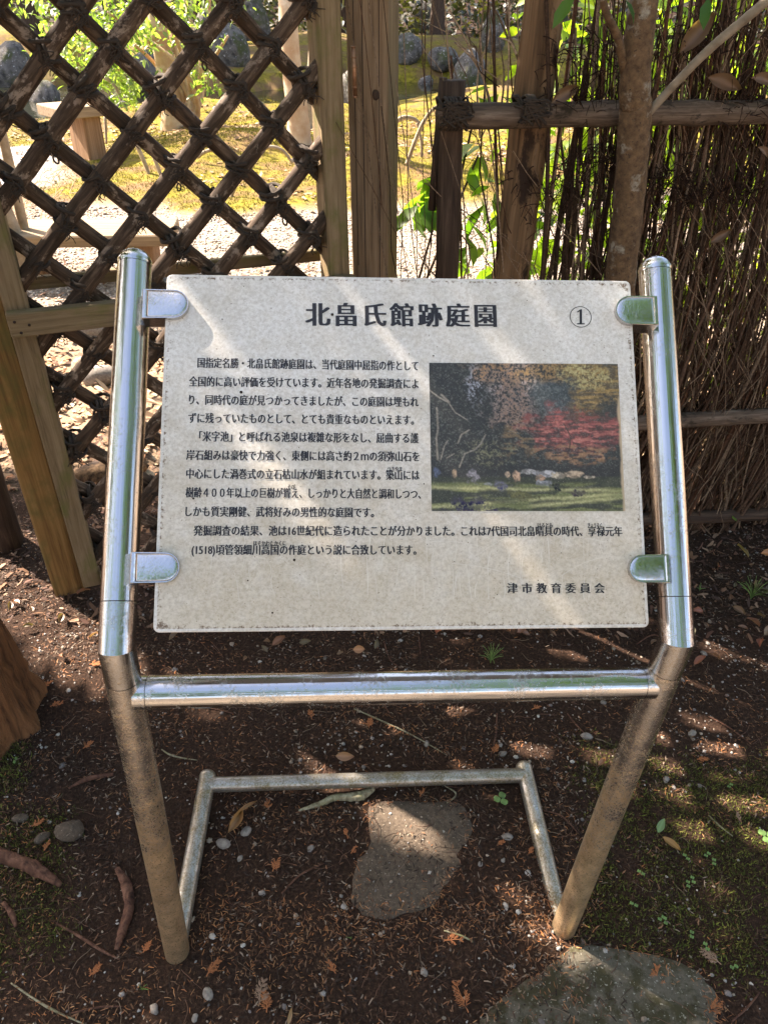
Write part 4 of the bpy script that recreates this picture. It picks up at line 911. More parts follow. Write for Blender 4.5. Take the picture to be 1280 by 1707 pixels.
leafobj('foliage', lfp + [FQ(958, -6, hh - .08), FQ(1180, -4, hh - .05)], 0.062, (0.03, 0.09, 0.02), (0.05, 0.13, 0.03), tree, seed=3, droop=2.2)
rs = np.random.RandomState(5); cr = np.array([0.9, 2.1, 3.4]) + rs.randn(900, 3) * np.array([0.7, 0.6, 0.45])
o = leafobj('crown', cr, 0.11, (0.03, 0.07, 0.015), (0.06, 0.12, 0.03), tree, seed=6); o['kind'] = 'stuff'
for q in range(5): limb('branch', [topp - np.array([0, 0, .4]), topp + np.array([rs.uniform(-.5, .5), rs.uniform(-.4, .4), .5]), cr[q * 30]], [0.02, 0.013, 0.006], M_TRUNK, tree, seg=7)

# ================================================================== SHRUBS BEHIND THE FENCE
def broad_shrub(name, base, leafpts, size, label, a, b_, nstem=6, seed=0, group=None, cat='shrub', sep=0, **kw):
    r = empty(name, base, label, cat, group); rs = np.random.RandomState(seed); P = np.asarray(leafpts)
    for i in range(nstem):
        tip = P[rs.randint(len(P))]; mid = (np.array(base) + tip) / 2 + rs.randn(3) * 0.06
        limb('stem', [base, mid, tip], [0.009, 0.006, 0.003], M_DKLOG, r, seg=6, k=5)
    for i in range(sep):
        leafobj('leaf', P[i:i + 1], size * 1.1, a, b_, r, seed=seed * 100 + i, **kw)
    o = leafobj('foliage', P[sep:], size, a, b_, r, seed=seed, **kw); o['kind'] = 'stuff'
    return r
rs = np.random.RandomState(21)
# big-leaved plant in the gap between post and fence
gp = []
for (px, py, Y) in [(722, 325, .25), (735, 345, .22), (712, 330, .25), (700, 335, .25), (725, 300, .3), (730, 280, .3), (705, 345, .22), (740, 330, .25), (690, 355, .25), (760, 300, .2), (790, 270, .3), (800, 250, .3), (810, 330, .3), (840, 350, .3), (825, 150, .4), (805, 170, .4)]:
    for k in range(3): gp.append(FQ(px + rs.uniform(-12, 12), py + rs.uniform(-12, 12), Y + rs.uniform(-.08, .08)))
for k in range(60): gp.append(FQ(rs.uniform(775, 900), rs.uniform(290, 520), rs.uniform(.15, .6)))
broad_shrub('broad_leaved_shrub', FP(0.25, 0, 0.3), gp, 0.088, 'bright green broad-leaved shrub between the tall gate post and the dark end post', (0.07, 0.15, 0.02), (0.16, 0.27, 0.04), 7, 4, sep=32, droop=0.9)
gp = np.array([FP(rs.uniform(0.9, 2.8), rs.uniform(0.35, 1.6), rs.uniform(0.15, 1.45)) for _ in range(2200)])
broad_shrub('backlit_shrub', FP(0.95, 0, 0.6), gp[gp[:, 0] < 1.35], 0.10, 'yellow-green backlit shrub showing through the fence just left of the mottled tree', (0.11, 0.20, 0.02), (0.28, 0.36, 0.05), 8, 5, droop=0.5)
broad_shrub('backlit_shrub', FP(1.9, 0, 0.6), gp[gp[:, 0] >= 1.35], 0.10, 'sparser yellow-green shrub showing through the fence right of the mottled tree', (0.12, 0.18, 0.02), (0.30, 0.34, 0.06), 8, 6, droop=0.5)
# thin bare twigs at the loose end of the fence
r = empty('bare_twig_bush', FP(0.3, 0, 0.03), 'pale bare forked twigs rising behind the left end of the bamboo rail', 'bush')
L = []; 
def pxl(lst, h): return np.array([FQ(x, y, h) for x, y in lst])
for pts_ in ([(795, 110), (783, 80), (765, 45), (748, 15)], [(820, 180), (805, 130), (785, 95), (757, 70)], [(805, 120), (795, 80), (785, 75), (776, 38)], [(800, 105), (810, 80), (815, 60), (817, 40)], [(815, 170), (800, 90), (803, 40), (806, 0)], [(860, 90), (850, 70), (830, 62)], [(835, 180), (840, 130), (835, 84)], [(800, 230), (795, 150), (800, 100)],
   [(850, 75), (830, 25), (815, 5)], [(870, 120), (850, 60), (842, 30), (855, -5)], [(900, 180), (868, 90), (862, 10)], [(640 + 205, 175), (848, 100), (848, 0)], [(825, 170), (815, 200), (800, 235)], [(770, 470), (785, 420), (760, 380), (745, 355)], [(728, 462), (712, 445), (697, 422)], [(733, 335), (722, 315), (708, 305)]):
    P = taper_path(pxl(pts_, 0.03 + 0.02 * random.random()), 4); idx = np.linspace(0, len(P) - 1, 8).astype(int); L.append(P[idx])
for i in range(len(L)):
    V, Fq, C = twigs(np.array(L[i:i + 1]), [0.003], np.array([[0.30, 0.22, 0.15]]) * random.uniform(0.4, 1.3), 5); obj('twig', mesh(V, Fq, M_TWIG, True, C), r)

# ================================================================== GARDEN BEYOND
# the boughs let the sun through where the photograph shows flecks of light on the soil
SPOTS = [((0, 1010), (175, 1112), .035), ((690, 1045), (720, 1060), .03), (( 930, 1065), (985, 1085), .035), ((1010, 1085), (1060, 1100), .03), ((1090, 1010), (1200, 1050), .03), ((1190, 1020), (1260, 1075), .035), ((1120, 1185), (1280, 1240), .035), ((1170, 1225), (1275, 1262), .045), ((590, 1255), (560, 1262), .03), ((700, 1190), (720, 1196), .03), ((800, 1180), (860, 1215), .028),
 ((855, 1245), (870, 1255), .02), ((690, 1405), (730, 1420), -.03), ((625, 1350), (650, 1358), -.035), ((720, 1350), (740, 1352), -.04), ((895, 1550), (945, 1572), -.035), ((985, 1590), (1035, 1612), -.03), ((1060, 1255), (1100, 1265), .03), ((560, 1205), (580, 1215), .02), ((1180, 1335), (1250, 1375), .02), ((250, 1140), (300, 1150), .02), ((0, 900), (130, 1000), .03), ((1130, 880), (1280, 900), .035), ((1100, 960), (1280, 990), .028), ((640, 1175), (700, 1185), .018)]
def let_through(P):
    s_ = np.array(SUN_TO); Gd = P - s_ * (P[:, 2:3] / s_[2]); g = Gd[:, :2]; k = np.ones(len(P), bool)
    for a, b_, r_ in SPOTS:
        a = gz(*a)[:2]; b_ = gz(*b_)[:2]; d = b_ - a; t = np.clip(((g - a) @ d) / (d @ d), 0, 1); ds = np.linalg.norm(g - a - t[:, None] * d, axis=1); k &= ds > r_ + 0.092
    # boughs between the sun and the board stay whole
    t_ = ((P - TLc) @ bn) / (s_ @ bn); Q_ = P - t_[:, None] * s_ - TLc; e1 = (TRc - TLc) / BW ** 2; e2 = (BLc - TLc) / BH ** 2
    onb = (Q_ @ e1 > -0.08) & (Q_ @ e1 < 1.08) & (Q_ @ e2 > -0.1) & (Q_ @ e2 < 1.1)
    return P[k | onb]
def gp_(px, py):
    p = gz(px, py); return np.array([p[0], p[1], Hs(p[0], p[1])])
def garden_tree(name, base, rad0, height, lean, label, crown, mat=M_PALE, seed=0, cat='tree', group=None, cols=((0.04, 0.07, 0.015), (0.10, 0.14, 0.03)), nl=500, lsz=0.11, crad=(1.3, 1.3, 0.8), branches=5, bendy=0.12, low=None):
    r = empty(name, base, label, cat, group); rs = np.random.RandomState(seed); base = np.array(base); pts_ = [base - np.array([0, 0, 0.1])]
    for t in (0.08, 0.25, 0.5, 0.75, 1.0): pts_.append(base + np.array([lean[0] * t, lean[1] * t, height * t]) + rs.randn(3) * bendy * t * np.array([1, 1, 0]))
    limb('trunk', pts_, [rad0 * 1.6, rad0 * 1.15, rad0, rad0 * 0.85, rad0 * 0.7, rad0 * 0.4], mat, r, seg=14, lump=0.04, seed=seed)
    top = pts_[-1]; ctr = top + np.array([0, 0, crad[2] * 0.6])
    for q in range(branches):
        st = pts_[3] + (pts_[-1] - pts_[3]) * rs.rand(); tip = ctr + rs.randn(3) * np.array(crad) * 0.6
        limb('limb', [st, (st + tip) / 2 + np.array([0, 0, 0.1]), tip], [rad0 * 0.4, rad0 * 0.25, rad0 * 0.08], mat, r, seg=7, k=5)
    if nl:
        cl = ctr + rs.randn(26, 3) * np.array(crad) * 0.62; P = cl[rs.randint(26, size=nl)] + rs.randn(nl, 3) * 0.22 * max(1, crad[0] / 1.8)
        P[:, 2] = np.maximum(P[:, 2], 1.9); P = let_through(P)
        o = leafobj('crown', P, lsz, *cols, r, seed=seed); o['kind'] = 'stuff'
    return r
garden_tree('pale_sapling', gp_(45, 468), 0.048, 3.0, (-0.25, 0.1), 'thicker of two pale slender trunks at the far left behind the lattice', 1, M_PALE, 1, nl=150)
garden_tree('pale_sapling', gp_(60, 462), 0.028, 3.0, (-0.05, 0.2), 'thinner straight pale trunk beside the thicker one at the far left behind the lattice', 1, M_PALE, 2, nl=100, bendy=0.02)
garden_tree('crape_myrtle', gp_(500, 268), 0.098, 3.6, (-0.15, 0.3), 'thick tree with peeling orange and cream bark behind the right part of the lattice', 1, M_MYRTLE, 3, nl=250, bendy=0.05)
garden_tree('thin_grey_tree', gp_(512, 243), 0.045, 3.4, (0.35, 0.0), 'thin pale trunk just right of the peeling-bark tree', 1, M_PALE, 4, nl=120)
garden_tree('dark_island_tree', gp_(726, 98), 0.16, 5.0, (-0.1, 0), 'dark trunk on the mossy islet across the pond', 1, M_DKLOG, 5, nl=2600, lsz=0.4, crad=(4.5, 3.5, 1.2))
garden_tree('white_stemmed_tree', gp_(742, 68), 0.09, 4.5, (-0.9, 0), 'slim whitish trunk just behind the dark trunk on the islet', 1, M_PALE, 6, nl=200)
garden_tree('stub_trunk_tree', gp_(292, 222), 0.12, 2.2, (-0.05, 0.1), 'short stout brown trunk at the foot of the bright shrub behind the lattice', 1, M_MYRTLE, 7, nl=0, branches=3)

for (x_, y_, lab, sd) in ((-8.5, 20.5, 'dark evergreen on the far bank at the left', 81), (-5.0, 22.5, 'dark evergreen on the far bank behind the peeling-bark tree', 82), (-1.5, 24.0, 'dark evergreen on the far bank behind the tall gate post', 83), (4.0, 24.5, 'dark evergreen on the far bank behind the split fence post', 84)):
    garden_tree('bank_tree', np.array([x_, y_, Hs(x_, y_)]), 0.2, 4.2, (0.2, -0.2), lab, 1, M_DKLOG, sd, nl=2200, lsz=0.45, crad=(3.2, 2.6, 1.3))

# many-stemmed shrub with bright leaves, orange stems
r = empty('many_stemmed_shrub', gp_(305, 222), 'many-stemmed shrub with orange stems and bright green leaves behind the lattice', 'shrub')
b0 = gp_(305, 222); rs = np.random.RandomState(31); tips = []
Yp = b0[1]
def atY(px, py, Y): d = ray(px, py); return CP + d * (Y / d[1])
for (a, c_, e_) in [((318, 170), (270, 90), (180, 20)), ((320, 165), (300, 80), (262, 5)), ((318, 160), (290, 60), (330, -40)), ((325, 170), (335, 90), (300, -10)), ((312, 180), (262, 110), (225, 75)), ((330, 180), (345, 120), (380, 60)), ((330, 190), (310, 120), (240, 60)), ((325, 180), (345, 80), (350, -30)), ((300, 150), (240, 130), (150, 60))]:
    P = [b0, atY(*a, Yp), atY(*c_, Yp - rs.uniform(-.2, .6)), atY(*e_, Yp - rs.uniform(-.3, .8))]; limb('stem', P, [0.05, 0.035, 0.026, 0.014], M_MYRTLE, r, seg=8, seed=3); tips += P[2:]
cl = []
for (px, py, s_, n) in [(95, 70, 30, 60), (130, 20, 45, 120), (165, 60, 35, 90), (190, 110, 30, 90), (140, 100, 30, 70), (235, 60, 30, 70), (215, 15, 50, 120), (300, 20, 35, 90), (325, 70, 26, 60), (340, 120, 22, 50), (215, 140, 26, 70), (205, 165, 18, 36), (170, 130, 25, 40), (350, 150, 20, 24), (90, 100, 16, 20), (60, -10, 40, 60), (350, -10, 40, 60)]:
    for k in range(n): cl.append(atY(px + rs.randn() * s_ * 0.6, py + rs.randn() * s_ * 0.6, Yp - rs.uniform(-0.5, 1.2)))
cl = cl + [c_ + rs.randn(3) * 0.08 for c_ in cl]
o = leafobj('foliage', cl, 0.085, (0.08, 0.14, 0.03), (0.26, 0.34, 0.12), r, seed=9, droop=0.6); o['kind'] = 'stuff'

# benches
def bench(name, A, B_, front_, topz, thick, width, legs, label, yb):
    """A, B_: left and right ends of the plank (world), legs: positions along"""
    r = empty(name, [(A[0] + B_[0]) / 2, (A[1] + B_[1]) / 2, Hs((A[0] + B_[0]) / 2, (A[1] + B_[1]) / 2)], label, 'bench')
    A = np.array(A); B_ = np.array(B_); d = B_ - A; L = np.linalg.norm(d); d /= L; nrm = np.array([-d[1], d[0], 0])
    M = Matrix.Identity(4)
    for i in range(3): M[i][2] = d[i]; M[i][1] = nrm[i]; M[i][0] = -GZ[i]
    M[0][3], M[1][3], M[2][3] = A[0], A[1], topz
    mb = MB(); mb.box(0, thick, -width / 2, width / 2, 0, L, 0.008); obj('seat_plank', mb.mesh(M_BENCH, False), r, M)
    for t in legs:
        p = A + d * t; h = topz - thick - Hs(p[0], p[1]) + 0.05; mb = MB(); mb.box(-0.10, 0.10, -width * 0.36, width * 0.36, 0, h, 0.01)
        Mz = Matrix.Translation(Vector((p[0], p[1], topz - thick - h - 0.001))) @ Matrix.Rotation(math.atan2(d[1], d[0]), 4, 'Z'); obj('leg', mb.mesh(M_BLEG, False), r, Mz)
    return r
p = gz(240, 447); Yb = p[1] + 0.18
zt = 0.30
d = ray(-60, 380); A = CP + d * ((zt - CH) / d[2]); d = ray(292, 377); B_ = CP + d * ((zt - CH) / d[2])
bench('plank_bench', A, B_, None, zt, 0.07, 0.42, (0.35, np.linalg.norm(B_ - A) - 0.24), 'long pale timber bench on the gravel, nearest the lattice gate', Yb)
p = gz(112, 240); zt = 0.52; d = ray(78, 177); A = CP + d * ((zt - CH) / d[2]); d = ray(140, 172); B_ = CP + d * ((zt - CH) / d[2])
bench('plank_bench', A, B_ + (B_ - A) * 0.35, None, zt, 0.10, 0.5, (0.36,), 'short bench with a pale plank seat farther back on the moss', 0)

# boulders round the pond
RK = [(385, 120, .55, .8, 'large dark boulder across the pond seen through the lattice'), (345, 95, .5, .7, 'dark rounded boulder behind the pond, left of the large one'), (430, 95, .6, .9, 'tall dark boulder across the pond, right of the large one'), (365, 62, .35, .45, 'pale faced rock high on the far bank, left one of the pair'), (392, 62, .3, .42, 'pale faced rock high on the far bank, right one of the pair'),
 (425, 178, .30, .25, 'small grey rock at the near pond edge behind the lattice'), (175, 175, .35, .25, 'flat grey rock on the moss near the short bench'), (200, 172, .25, .3, 'rounded grey rock beside the flat one near the short bench'), (20, 125, .7, .8, 'dark boulder at the far left beyond the pale trunks'), (75, 150, .45, .4, 'low boulder between the pale trunks and the bright shrub'),
 (675, 118, .55, .5, 'blue-grey boulder on the islet shore, just right of the gate post'), (700, 80, .75, .9, 'tilted lichen-spotted boulder left of the dark islet trunk'), (738, 122, .5, .4, 'dark low boulder below the dark islet trunk'), (785, 128, .65, .75, 'green-grey boulder on the islet shore behind the pale twigs'), (815, 118, .5, .75, 'pale capped boulder right of the green-grey one on the islet'), (770, 52, .9, 1.5, 'tall upright slab of rock on the far bank'), (680, 50, .9, 1.1, 'mossy grey rock on the far bank, next to the gate post'), (830, 60, .5, .3, 'flat pale rock on the islet near the split fence post'),
 (710, 125, .3, .25, 'small pale rock at the islet waterline'), (590, 165, .4, .5, 'rock glimpsed between the gate stile and the tall post'), (300, 40, .7, .8, 'dark boulder on the far bank above the bright shrub'), (455, 60, .8, .9, 'dark boulder on the far bank left of the peeling-bark tree'), (250, 130, .6, .5, 'dark boulder half hidden behind the bright shrub')]
for i, (px, py, s_, h_, lab) in enumerate(RK):
    s_ *= 0.72; h_ *= 0.68; b0 = gp_(px, py); V, Fc = blob(3, s_, s_ * 0.8, h_, 40 + i, 0.3)
    rck = obj('boulder', mesh(V, Fc, M_PROCK if 'pale faced' in lab or 'flat pale' in lab else M_ROCK, True), None, Matrix.Translation(Vector((b0[0], b0[1], max(b0[2], -0.25) + h_ * 0.45))) @ Matrix.Rotation(i * 1.3, 4, 'Z')); tag(rck, lab, 'rock', 'rocks round the pond')
mo = gp_(695, 175); V, Fc = blob(3, 0.9, 0.7, 0.38, 77, 0.12)
# pale hoops and stakes in the moss
def hoop(pts_px, Y, r_, lab, cat='hoop', group='bent sticks over the moss'):
    P = [atY(x, y, Y) for x, y in pts_px]; g = P[0]
    o = limb('bent_stick', P, [r_, r_, r_ * 0.7], M_PALE, None, seg=7); tag(o, lab, cat, group); return o
hoop([(638, 235), (655, 208), (672, 196), (693, 200), (705, 218)], 4.6, 0.013, 'pale arched strip just right of the tall gate post, lower one')
hoop([(678, 274), (690, 240), (705, 205), (722, 182), (740, 174)], 4.4, 0.011, 'pale arched strip rising to the top of the end post')
hoop([(703, 262), (702, 235), (695, 205)], 4.5, 0.008, 'thin brown stake under the arched strips')
hoop([(330, 262), (345, 252), (372, 250), (400, 275), (430, 262)], 8.0, 0.018, 'pale arch of bent stick over the moss behind the lattice')
hoop([(425, 265), (445, 246), (470, 250), (488, 272)], 7.6, 0.018, 'pale arch of bent stick beside the peeling-bark tree')
hoop([(172, 128), (190, 140), (203, 168)], 9.5, 0.02, 'white bent strip leaning over the short bench')
hoop([(228, 240), (243, 275), (256, 310)], 7.6, 0.02, 'leaning pale stake in the moss left of centre', 'stake', 'stakes in the moss')
hoop([(250, 245), (268, 290), (290, 345)], 7.2, 0.017, 'long leaning grey stake in the moss', 'stake', 'stakes in the moss')
hoop([(398, 300), (385, 330), (378, 350)], 6.9, 0.014, 'short white stake near the gravel edge', 'stake', 'stakes in the moss')
hoop([(176, 195), (178, 240)], 9.0, 0.016, 'upright brown stake beside the short bench', 'stake', 'stakes in the moss')
# pale dry twigs near the benches
r = empty('dry_twig_shrub', gz(75, 385), 'pale dry leafless shrub with fine forked twigs behind the lattice at left', 'shrub'); rs = np.random.RandomState(8); L = []
for k in range(150):
    px, py = rs.uniform(10, 120), rs.uniform(285, 400); a = rs.uniform(-0.5, 1.2); l_ = rs.uniform(12, 34); Y = 5.6 + rs.rand() * 0.8
    P = [atY(px + math.cos(a) * l_ * t, py - math.sin(a) * l_ * t - 4 * math.sin(3 * t), Y) for t in np.linspace(0, 1, 5)]; L.append(P)
V, Fq, C = twigs(np.array(L), [0.0035] * 150, np.tile([[0.5, 0.38, 0.27]], (150, 1)), 4); o = obj('twigs', mesh(V, Fq, M_TWIG, True, C), r); o['kind'] = 'stuff'

# undergrowth along the far bank
rs = np.random.RandomState(44); n = 9000; x = rs.uniform(-16, 12, n); y = rs.uniform(22.5, 30, n); z = H(x, y) + rs.rand(n) ** 1.5 * (0.5 + 1.6 * N1.f(x * .8, y * .8, 3))
o = leafobj('bank_undergrowth', np.stack([x, y, z], 1), 0.24, (0.02, 0.028, 0.012), (0.07, 0.065, 0.03), None, seed=45, mat=M_DLEAF); o['kind'] = 'stuff'
# unseen trees added outside the frame: crowns shade the sign, darken steel reflections
def shade_tree(name, base, h, ctr, crad, n, label, seed, lsz=0.12, clumps=60, sp=0.28, gaps=None):
    r = empty(name, base, label, 'tree'); rs = np.random.RandomState(seed); base = np.array(base, float); ctr = np.array(ctr, float)
    limb('trunk', [base, base + (ctr - base) * 0.4 + np.array([0, 0, .3]), ctr], [0.13, 0.10, 0.04], M_CEDAR, r, seg=12)
    cl = ctr + rs.uniform(-1, 1, (clumps, 3)) * np.array(crad)
    for q in range(8): limb('limb', [ctr - np.array([0, 0, .8]) + (base - ctr) * 0.1, (ctr + cl[q]) / 2, cl[q]], [0.04, 0.02, 0.008], M_CEDAR, r, seg=6, k=4)
    P = cl[rs.randint(clumps, size=n)] + rs.randn(n, 3) * sp; P = P[P[:, 2] > 1.75]
    if gaps: P = gaps(P)
    o = leafobj('crown', P, lsz, (0.025, 0.06, 0.015), (0.06, 0.11, 0.025), r, seed=seed, flat=0.3); o['kind'] = 'stuff'
    return r
# the boughs let the sun through where the photograph shows flecks of light on the soil
shade_tree('unseen_evergreen', (-3.9, 3.9, 0), 5, (-2.3, 2.85, 2.75), (2.0, 1.05, 0.25), 21000, 'evergreen whose low boughs shade the sign from the left', 61, clumps=200, gaps=let_through, lsz=0.085, sp=0.23)
shade_tree('unseen_evergreen', (3.6, 0.3, 0), 5, (2.7, -0.4, 3.7), (1.2, 1.6, 0.8), 3500, 'evergreen whose boughs hang over the right of the sign', 62, 0.16, sp=.35)
shade_tree('unseen_evergreen', (0.6, -6.2, 0), 6, (0.4, -5.6, 4.6), (2.4, 1.4, 1.8), 3500, 'unseen evergreen added well behind the viewer for reflections', 65, 0.2, sp=.4)
shade_tree('unseen_evergreen', (-6.2, 0.4, 0), 6, (-6.0, 0.6, 3.4), (0.9, 1.4, 1.3), 2500, 'unseen evergreen added far to the left of the sign', 66, 0.2, sp=.4)
shade_tree('unseen_evergreen', (6.2, 3.4, 0), 6, (5.6, 3.4, 3.2), (1.3, 1.8, 1.3), 2500, 'unseen evergreen added far to the right behind the fence', 67, 0.2, sp=.4)
shade_tree('unseen_evergreen', (3.6, -2.6, 0), 6, (3.2, -3.2, 4.2), (1.8, 1.6, 1.9), 3500, 'unseen evergreen added behind the viewer to the right', 63, 0.16, sp=.4)
shade_tree('unseen_evergreen', (-3.8, -2.2, 0), 6, (-4.2, -2.6, 3.8), (1.5, 1.5, 1.7), 3000, 'unseen evergreen added behind the viewer to the left', 64, 0.16, sp=.4)

# cedar with fluted bark at the left edge
cb = np.array([gz(48, 1215)[0] - 0.17, gz(48, 1215)[1] + 0.03, 0])
ced = empty('cedar_tree', cb, 'fluted reddish cedar trunk base at the left edge of the picture', 'tree')
limb('trunk', [cb - GZ * 0.05, cb + GZ * 0.08, cb + GZ * 0.3, cb + GZ * 1.0, cb + GZ * 2.2, cb + GZ * 3.4], [0.21, 0.165, 0.145, 0.135, 0.12, 0.10], M_CEDAR, ced, seg=40, lump=0.03, k=6, seed=12, flute=0.09, nfl=9)
rs = np.random.RandomState(15); cr = np.array([-2.0, 0.9, 3.4]) + rs.randn(2000, 3) * np.array([0.4, 0.45, 0.3])  # unseen crown, added to darken the left tube's reflections
o = leafobj('crown', cr, 0.13, (0.03, 0.07, 0.015), (0.06, 0.12, 0.03), ced, seed=16); o['kind'] = 'stuff'

# ================================================================== GROUND DETAIL
def on(px, py, dz=0.0):
    p = gz(px, py); z = Hs(p[0], p[1]); p = gz(px, py, z); return np.array([p[0], p[1], z + dz])
def pxy(x, y):
    P = np.stack([x, y, np.zeros_like(x)], 1) - CP; d = P @ F; return 640 + FPX * (P @ RR) / d, 853.5 - FPX * (P @ UU) / d
# slabs set in the soil
def slab(outline_px, lab, mat, th_, seed, lift=0.012):
    P = np.array([gz(*p)[:2] for p in outline_px]); c = P.mean(0); n0 = len(P)
    Pc = taper_path(np.vstack([np.c_[P, np.zeros(n0)], [[P[0][0], P[0][1], 0]]]), 5)[:-1, :2]; n = len(Pc); rs = np.random.RandomState(seed)
    aa_ = np.arctan2(Pc[:, 1] - c[1], Pc[:, 0] - c[0]); Pc = c + (Pc - c) * (1 + 0.05 * (rs.rand(n, 1) - 0.5) + 0.06 * (N1.f(aa_ * 3 + 20, aa_ * 0 + seed, 4, 0.7) - 0.5)[:, None]); V = []; Fc = []
    zt_ = lift; lv = [(1.02, -0.04), (1.0, zt_ - 0.010), (0.97, zt_ - 0.002), (0.9, zt_), (0.7, zt_ + 0.001), (0.45, zt_ + 0.002), (0.2, zt_ + 0.001)]
    for s_, h_ in lv:
        Q_ = c + (Pc - c) * s_; z = h_ + 0.009 * (N3.f(Q_[:, 0] * 14, Q_[:, 1] * 14, 4) - 0.5) + Hs(c[0], c[1]); V.append(np.c_[Q_ - c, z])
    for i in range(len(lv) - 1):
        for j in range(n): k = (j + 1) % n; Fc.append((i * n + j, i * n + k, (i + 1) * n + k, (i + 1) * n + j))
    Fc.append(tuple(range((len(lv) - 1) * n, len(lv) * n)))
    o = obj('stone_slab', mesh(np.concatenate(V), Fc, mat), None, Matrix.Translation(Vector((c[0], c[1], 0)))); tag(o, lab, 'stone slab'); return Pc
slabs = [slab([(612, 1345), (640, 1332), (700, 1336), (765, 1338), (786, 1370), (780, 1440), (742, 1480), (715, 1515), (640, 1530), (588, 1512), (592, 1440), (612, 1415)], 'half-buried brown stone slab in the soil under the rear bar', M_SLAB, 0.03, 1, 0.004),
         slab([(796, 1700), (850, 1648), (905, 1612), (950, 1580), (985, 1574), (1040, 1582), (1085, 1590), (1150, 1612), (1190, 1655), (1195, 1710), (1180, 1790), (1000, 1810), (820, 1790)], 'large grey-green mossy stone slab at the lower right, below the right leg', M_SLAB2, 0.05, 2, 0.008)]
def in_slab(x, y, k_=1.0):
    r = np.zeros(len(x), bool)
    for P in slabs:
        P = P.mean(0) + (P - P.mean(0)) * k_
        ins = np.zeros(len(x), bool); n = len(P)
        for i in range(n):
            x1, y1 = P[i]; x2, y2 = P[(i + 1) % n]; cnd = ((y1 > y) != (y2 > y)) & (x < (x2 - x1) * (y - y1) / (y2 - y1 + 1e-12) + x1); ins ^= cnd
        r |= ins
    return r
def mossmask(x, y):
    px, py = pxy(x, y); e = (N1.f(x * 5, y * 5, 4) - 0.5) * 260
    a = ss(930, 1010, px + e * 0.7 - (py - 1400) * 0.05) * ss(1215, 1280, py + e * 0.5) * (1 - ss(1560, 1640, py - e * 0.6 + (px - 1100) * -0.15))
    b_ = ss(160, 60, px + e * 0.5) * ss(1320, 1370, py + e * 0.3) * (1 - ss(1560, 1640, py + e))
    c_ = ss(60, 20, px + e * .1) * ss(1225, 1250, py) * (1 - ss(1310, 1340, py))
    return np.clip(a + b_ + c_, 0, 1)
# fine litter
def flakes(n, xr, yr, seed, size, wid, cols, dens=None, lift=0.004, name='leaf_litter', tilt=0.25, curve=0.14):
    rs = np.random.RandomState(seed); x = rs.uniform(*xr, n); y = rs.uniform(*yr, n)
    if dens is not None: k = rs.rand(n) < dens(x, y); x, y = x[k], y[k]
    n = len(x); z = H(x, y) + np.where(in_slab(x, y), 0.006 + 0.009 * (y < 0.62), 0) + rs.rand(n) * lift
    a = rs.rand(n) * 6.283; L = size * (0.45 + 1.1 * rs.rand(n) ** 1.5); wd = wid * (0.6 + 0.9 * rs.rand(n)); tl_ = rs.randn(n) * tilt; cv = rs.randn(n) * curve
    V = []
    for t in (-0.5, 0.0, 0.5):
        aa = a + cv * t * 2; cx = x + np.cos(aa) * L * t; cy = y + np.sin(aa) * L * t; cz = z + np.abs(np.sin(tl_)) * L * (0.5 + t * np.sign(tl_)) * 0.8 + 0.12 * L * (0.25 - t * t)
        w2 = wd * (1.0 if t == 0 else 0.55) * 0.5
        V.append(np.stack([cx - np.sin(aa) * w2, cy + np.cos(aa) * w2, cz], 1)); V.append(np.stack([cx + np.sin(aa) * w2, cy - np.cos(aa) * w2, cz + wd * 0.25 * rs.randn(n)], 1))
    V = np.stack(V, 1).reshape(-1, 3); b0 = np.arange(n)[:, None] * 6; Fq = np.concatenate([b0 + [[0, 1, 3, 2]], b0 + [[2, 3, 5, 4]]])
    cols = np.array(cols); c = cols[rs.randint(len(cols), size=n)] * (0.55 + 0.9 * rs.rand(n, 1)); C = np.repeat(c, 6, axis=0)
    o = obj(name, mesh(V, Fq, M_LITTER, False, C)); o['kind'] = 'stuff'; return o
brown = [(0.09, 0.05, 0.03), (0.20, 0.10, 0.055), (0.04, 0.024, 0.017), (0.025, 0.017, 0.013), (0.20, 0.15, 0.11), (0.06, 0.036, 0.025), (0.03, 0.02, 0.015)]
orange = [(0.30, 0.12, 0.045), (0.24, 0.10, 0.045), (0.20, 0.11, 0.06), (0.33, 0.17, 0.08), (0.13, 0.07, 0.04)]
def d_base(x, y): return 0.22 + 0.68 * ss(0.42, 0.60, N1.f(x * 4.5 + 2, y * 4.5, 5, 0.6)) - 0.5 * in_slab(x, y, 0.84) - 0.3 * mossmask(x, y)
def d_band(x, y):
    rim = in_slab(x, y, 1.07) & ~in_slab(x, y, 0.86)
    px, py = pxy(x, y); e = (N2.f(x * 6, y * 6, 4) - 0.5) * 200
    band = np.exp(-((py - 1545 - 25 * np.sin(px / 200) + e * 0.35) / 48) ** 2) * ss(300, 380, px) * (1 - ss(960, 1010, px))
    left = 0.35 * ss(0.45, 0.62, N1.f(x * 7, y * 7, 4)) * (1 - ss(560, 700, px)) * ss(1100, 1300, py)
    low = 0.30 * ss(0.5, 0.62, N3.f(x * 9, y * 9, 4)) * ss(1000, 1100, py)
    return np.clip(band + left + low + 0.45 * rim, 0, 1) * (1 - 0.8 * in_slab(x, y, 0.84) * (py < 1485))
flakes(130000, (-1.75, 1.8), (0.38, 2.75), 1, 0.010, 0.0022, brown, d_base, lift=0.007)
flakes(85000, (-1.4, 1.5), (0.38, 1.9), 2, 0.0095, 0.0014, orange, d_band, lift=0.007, name='cedar_needle_litter')
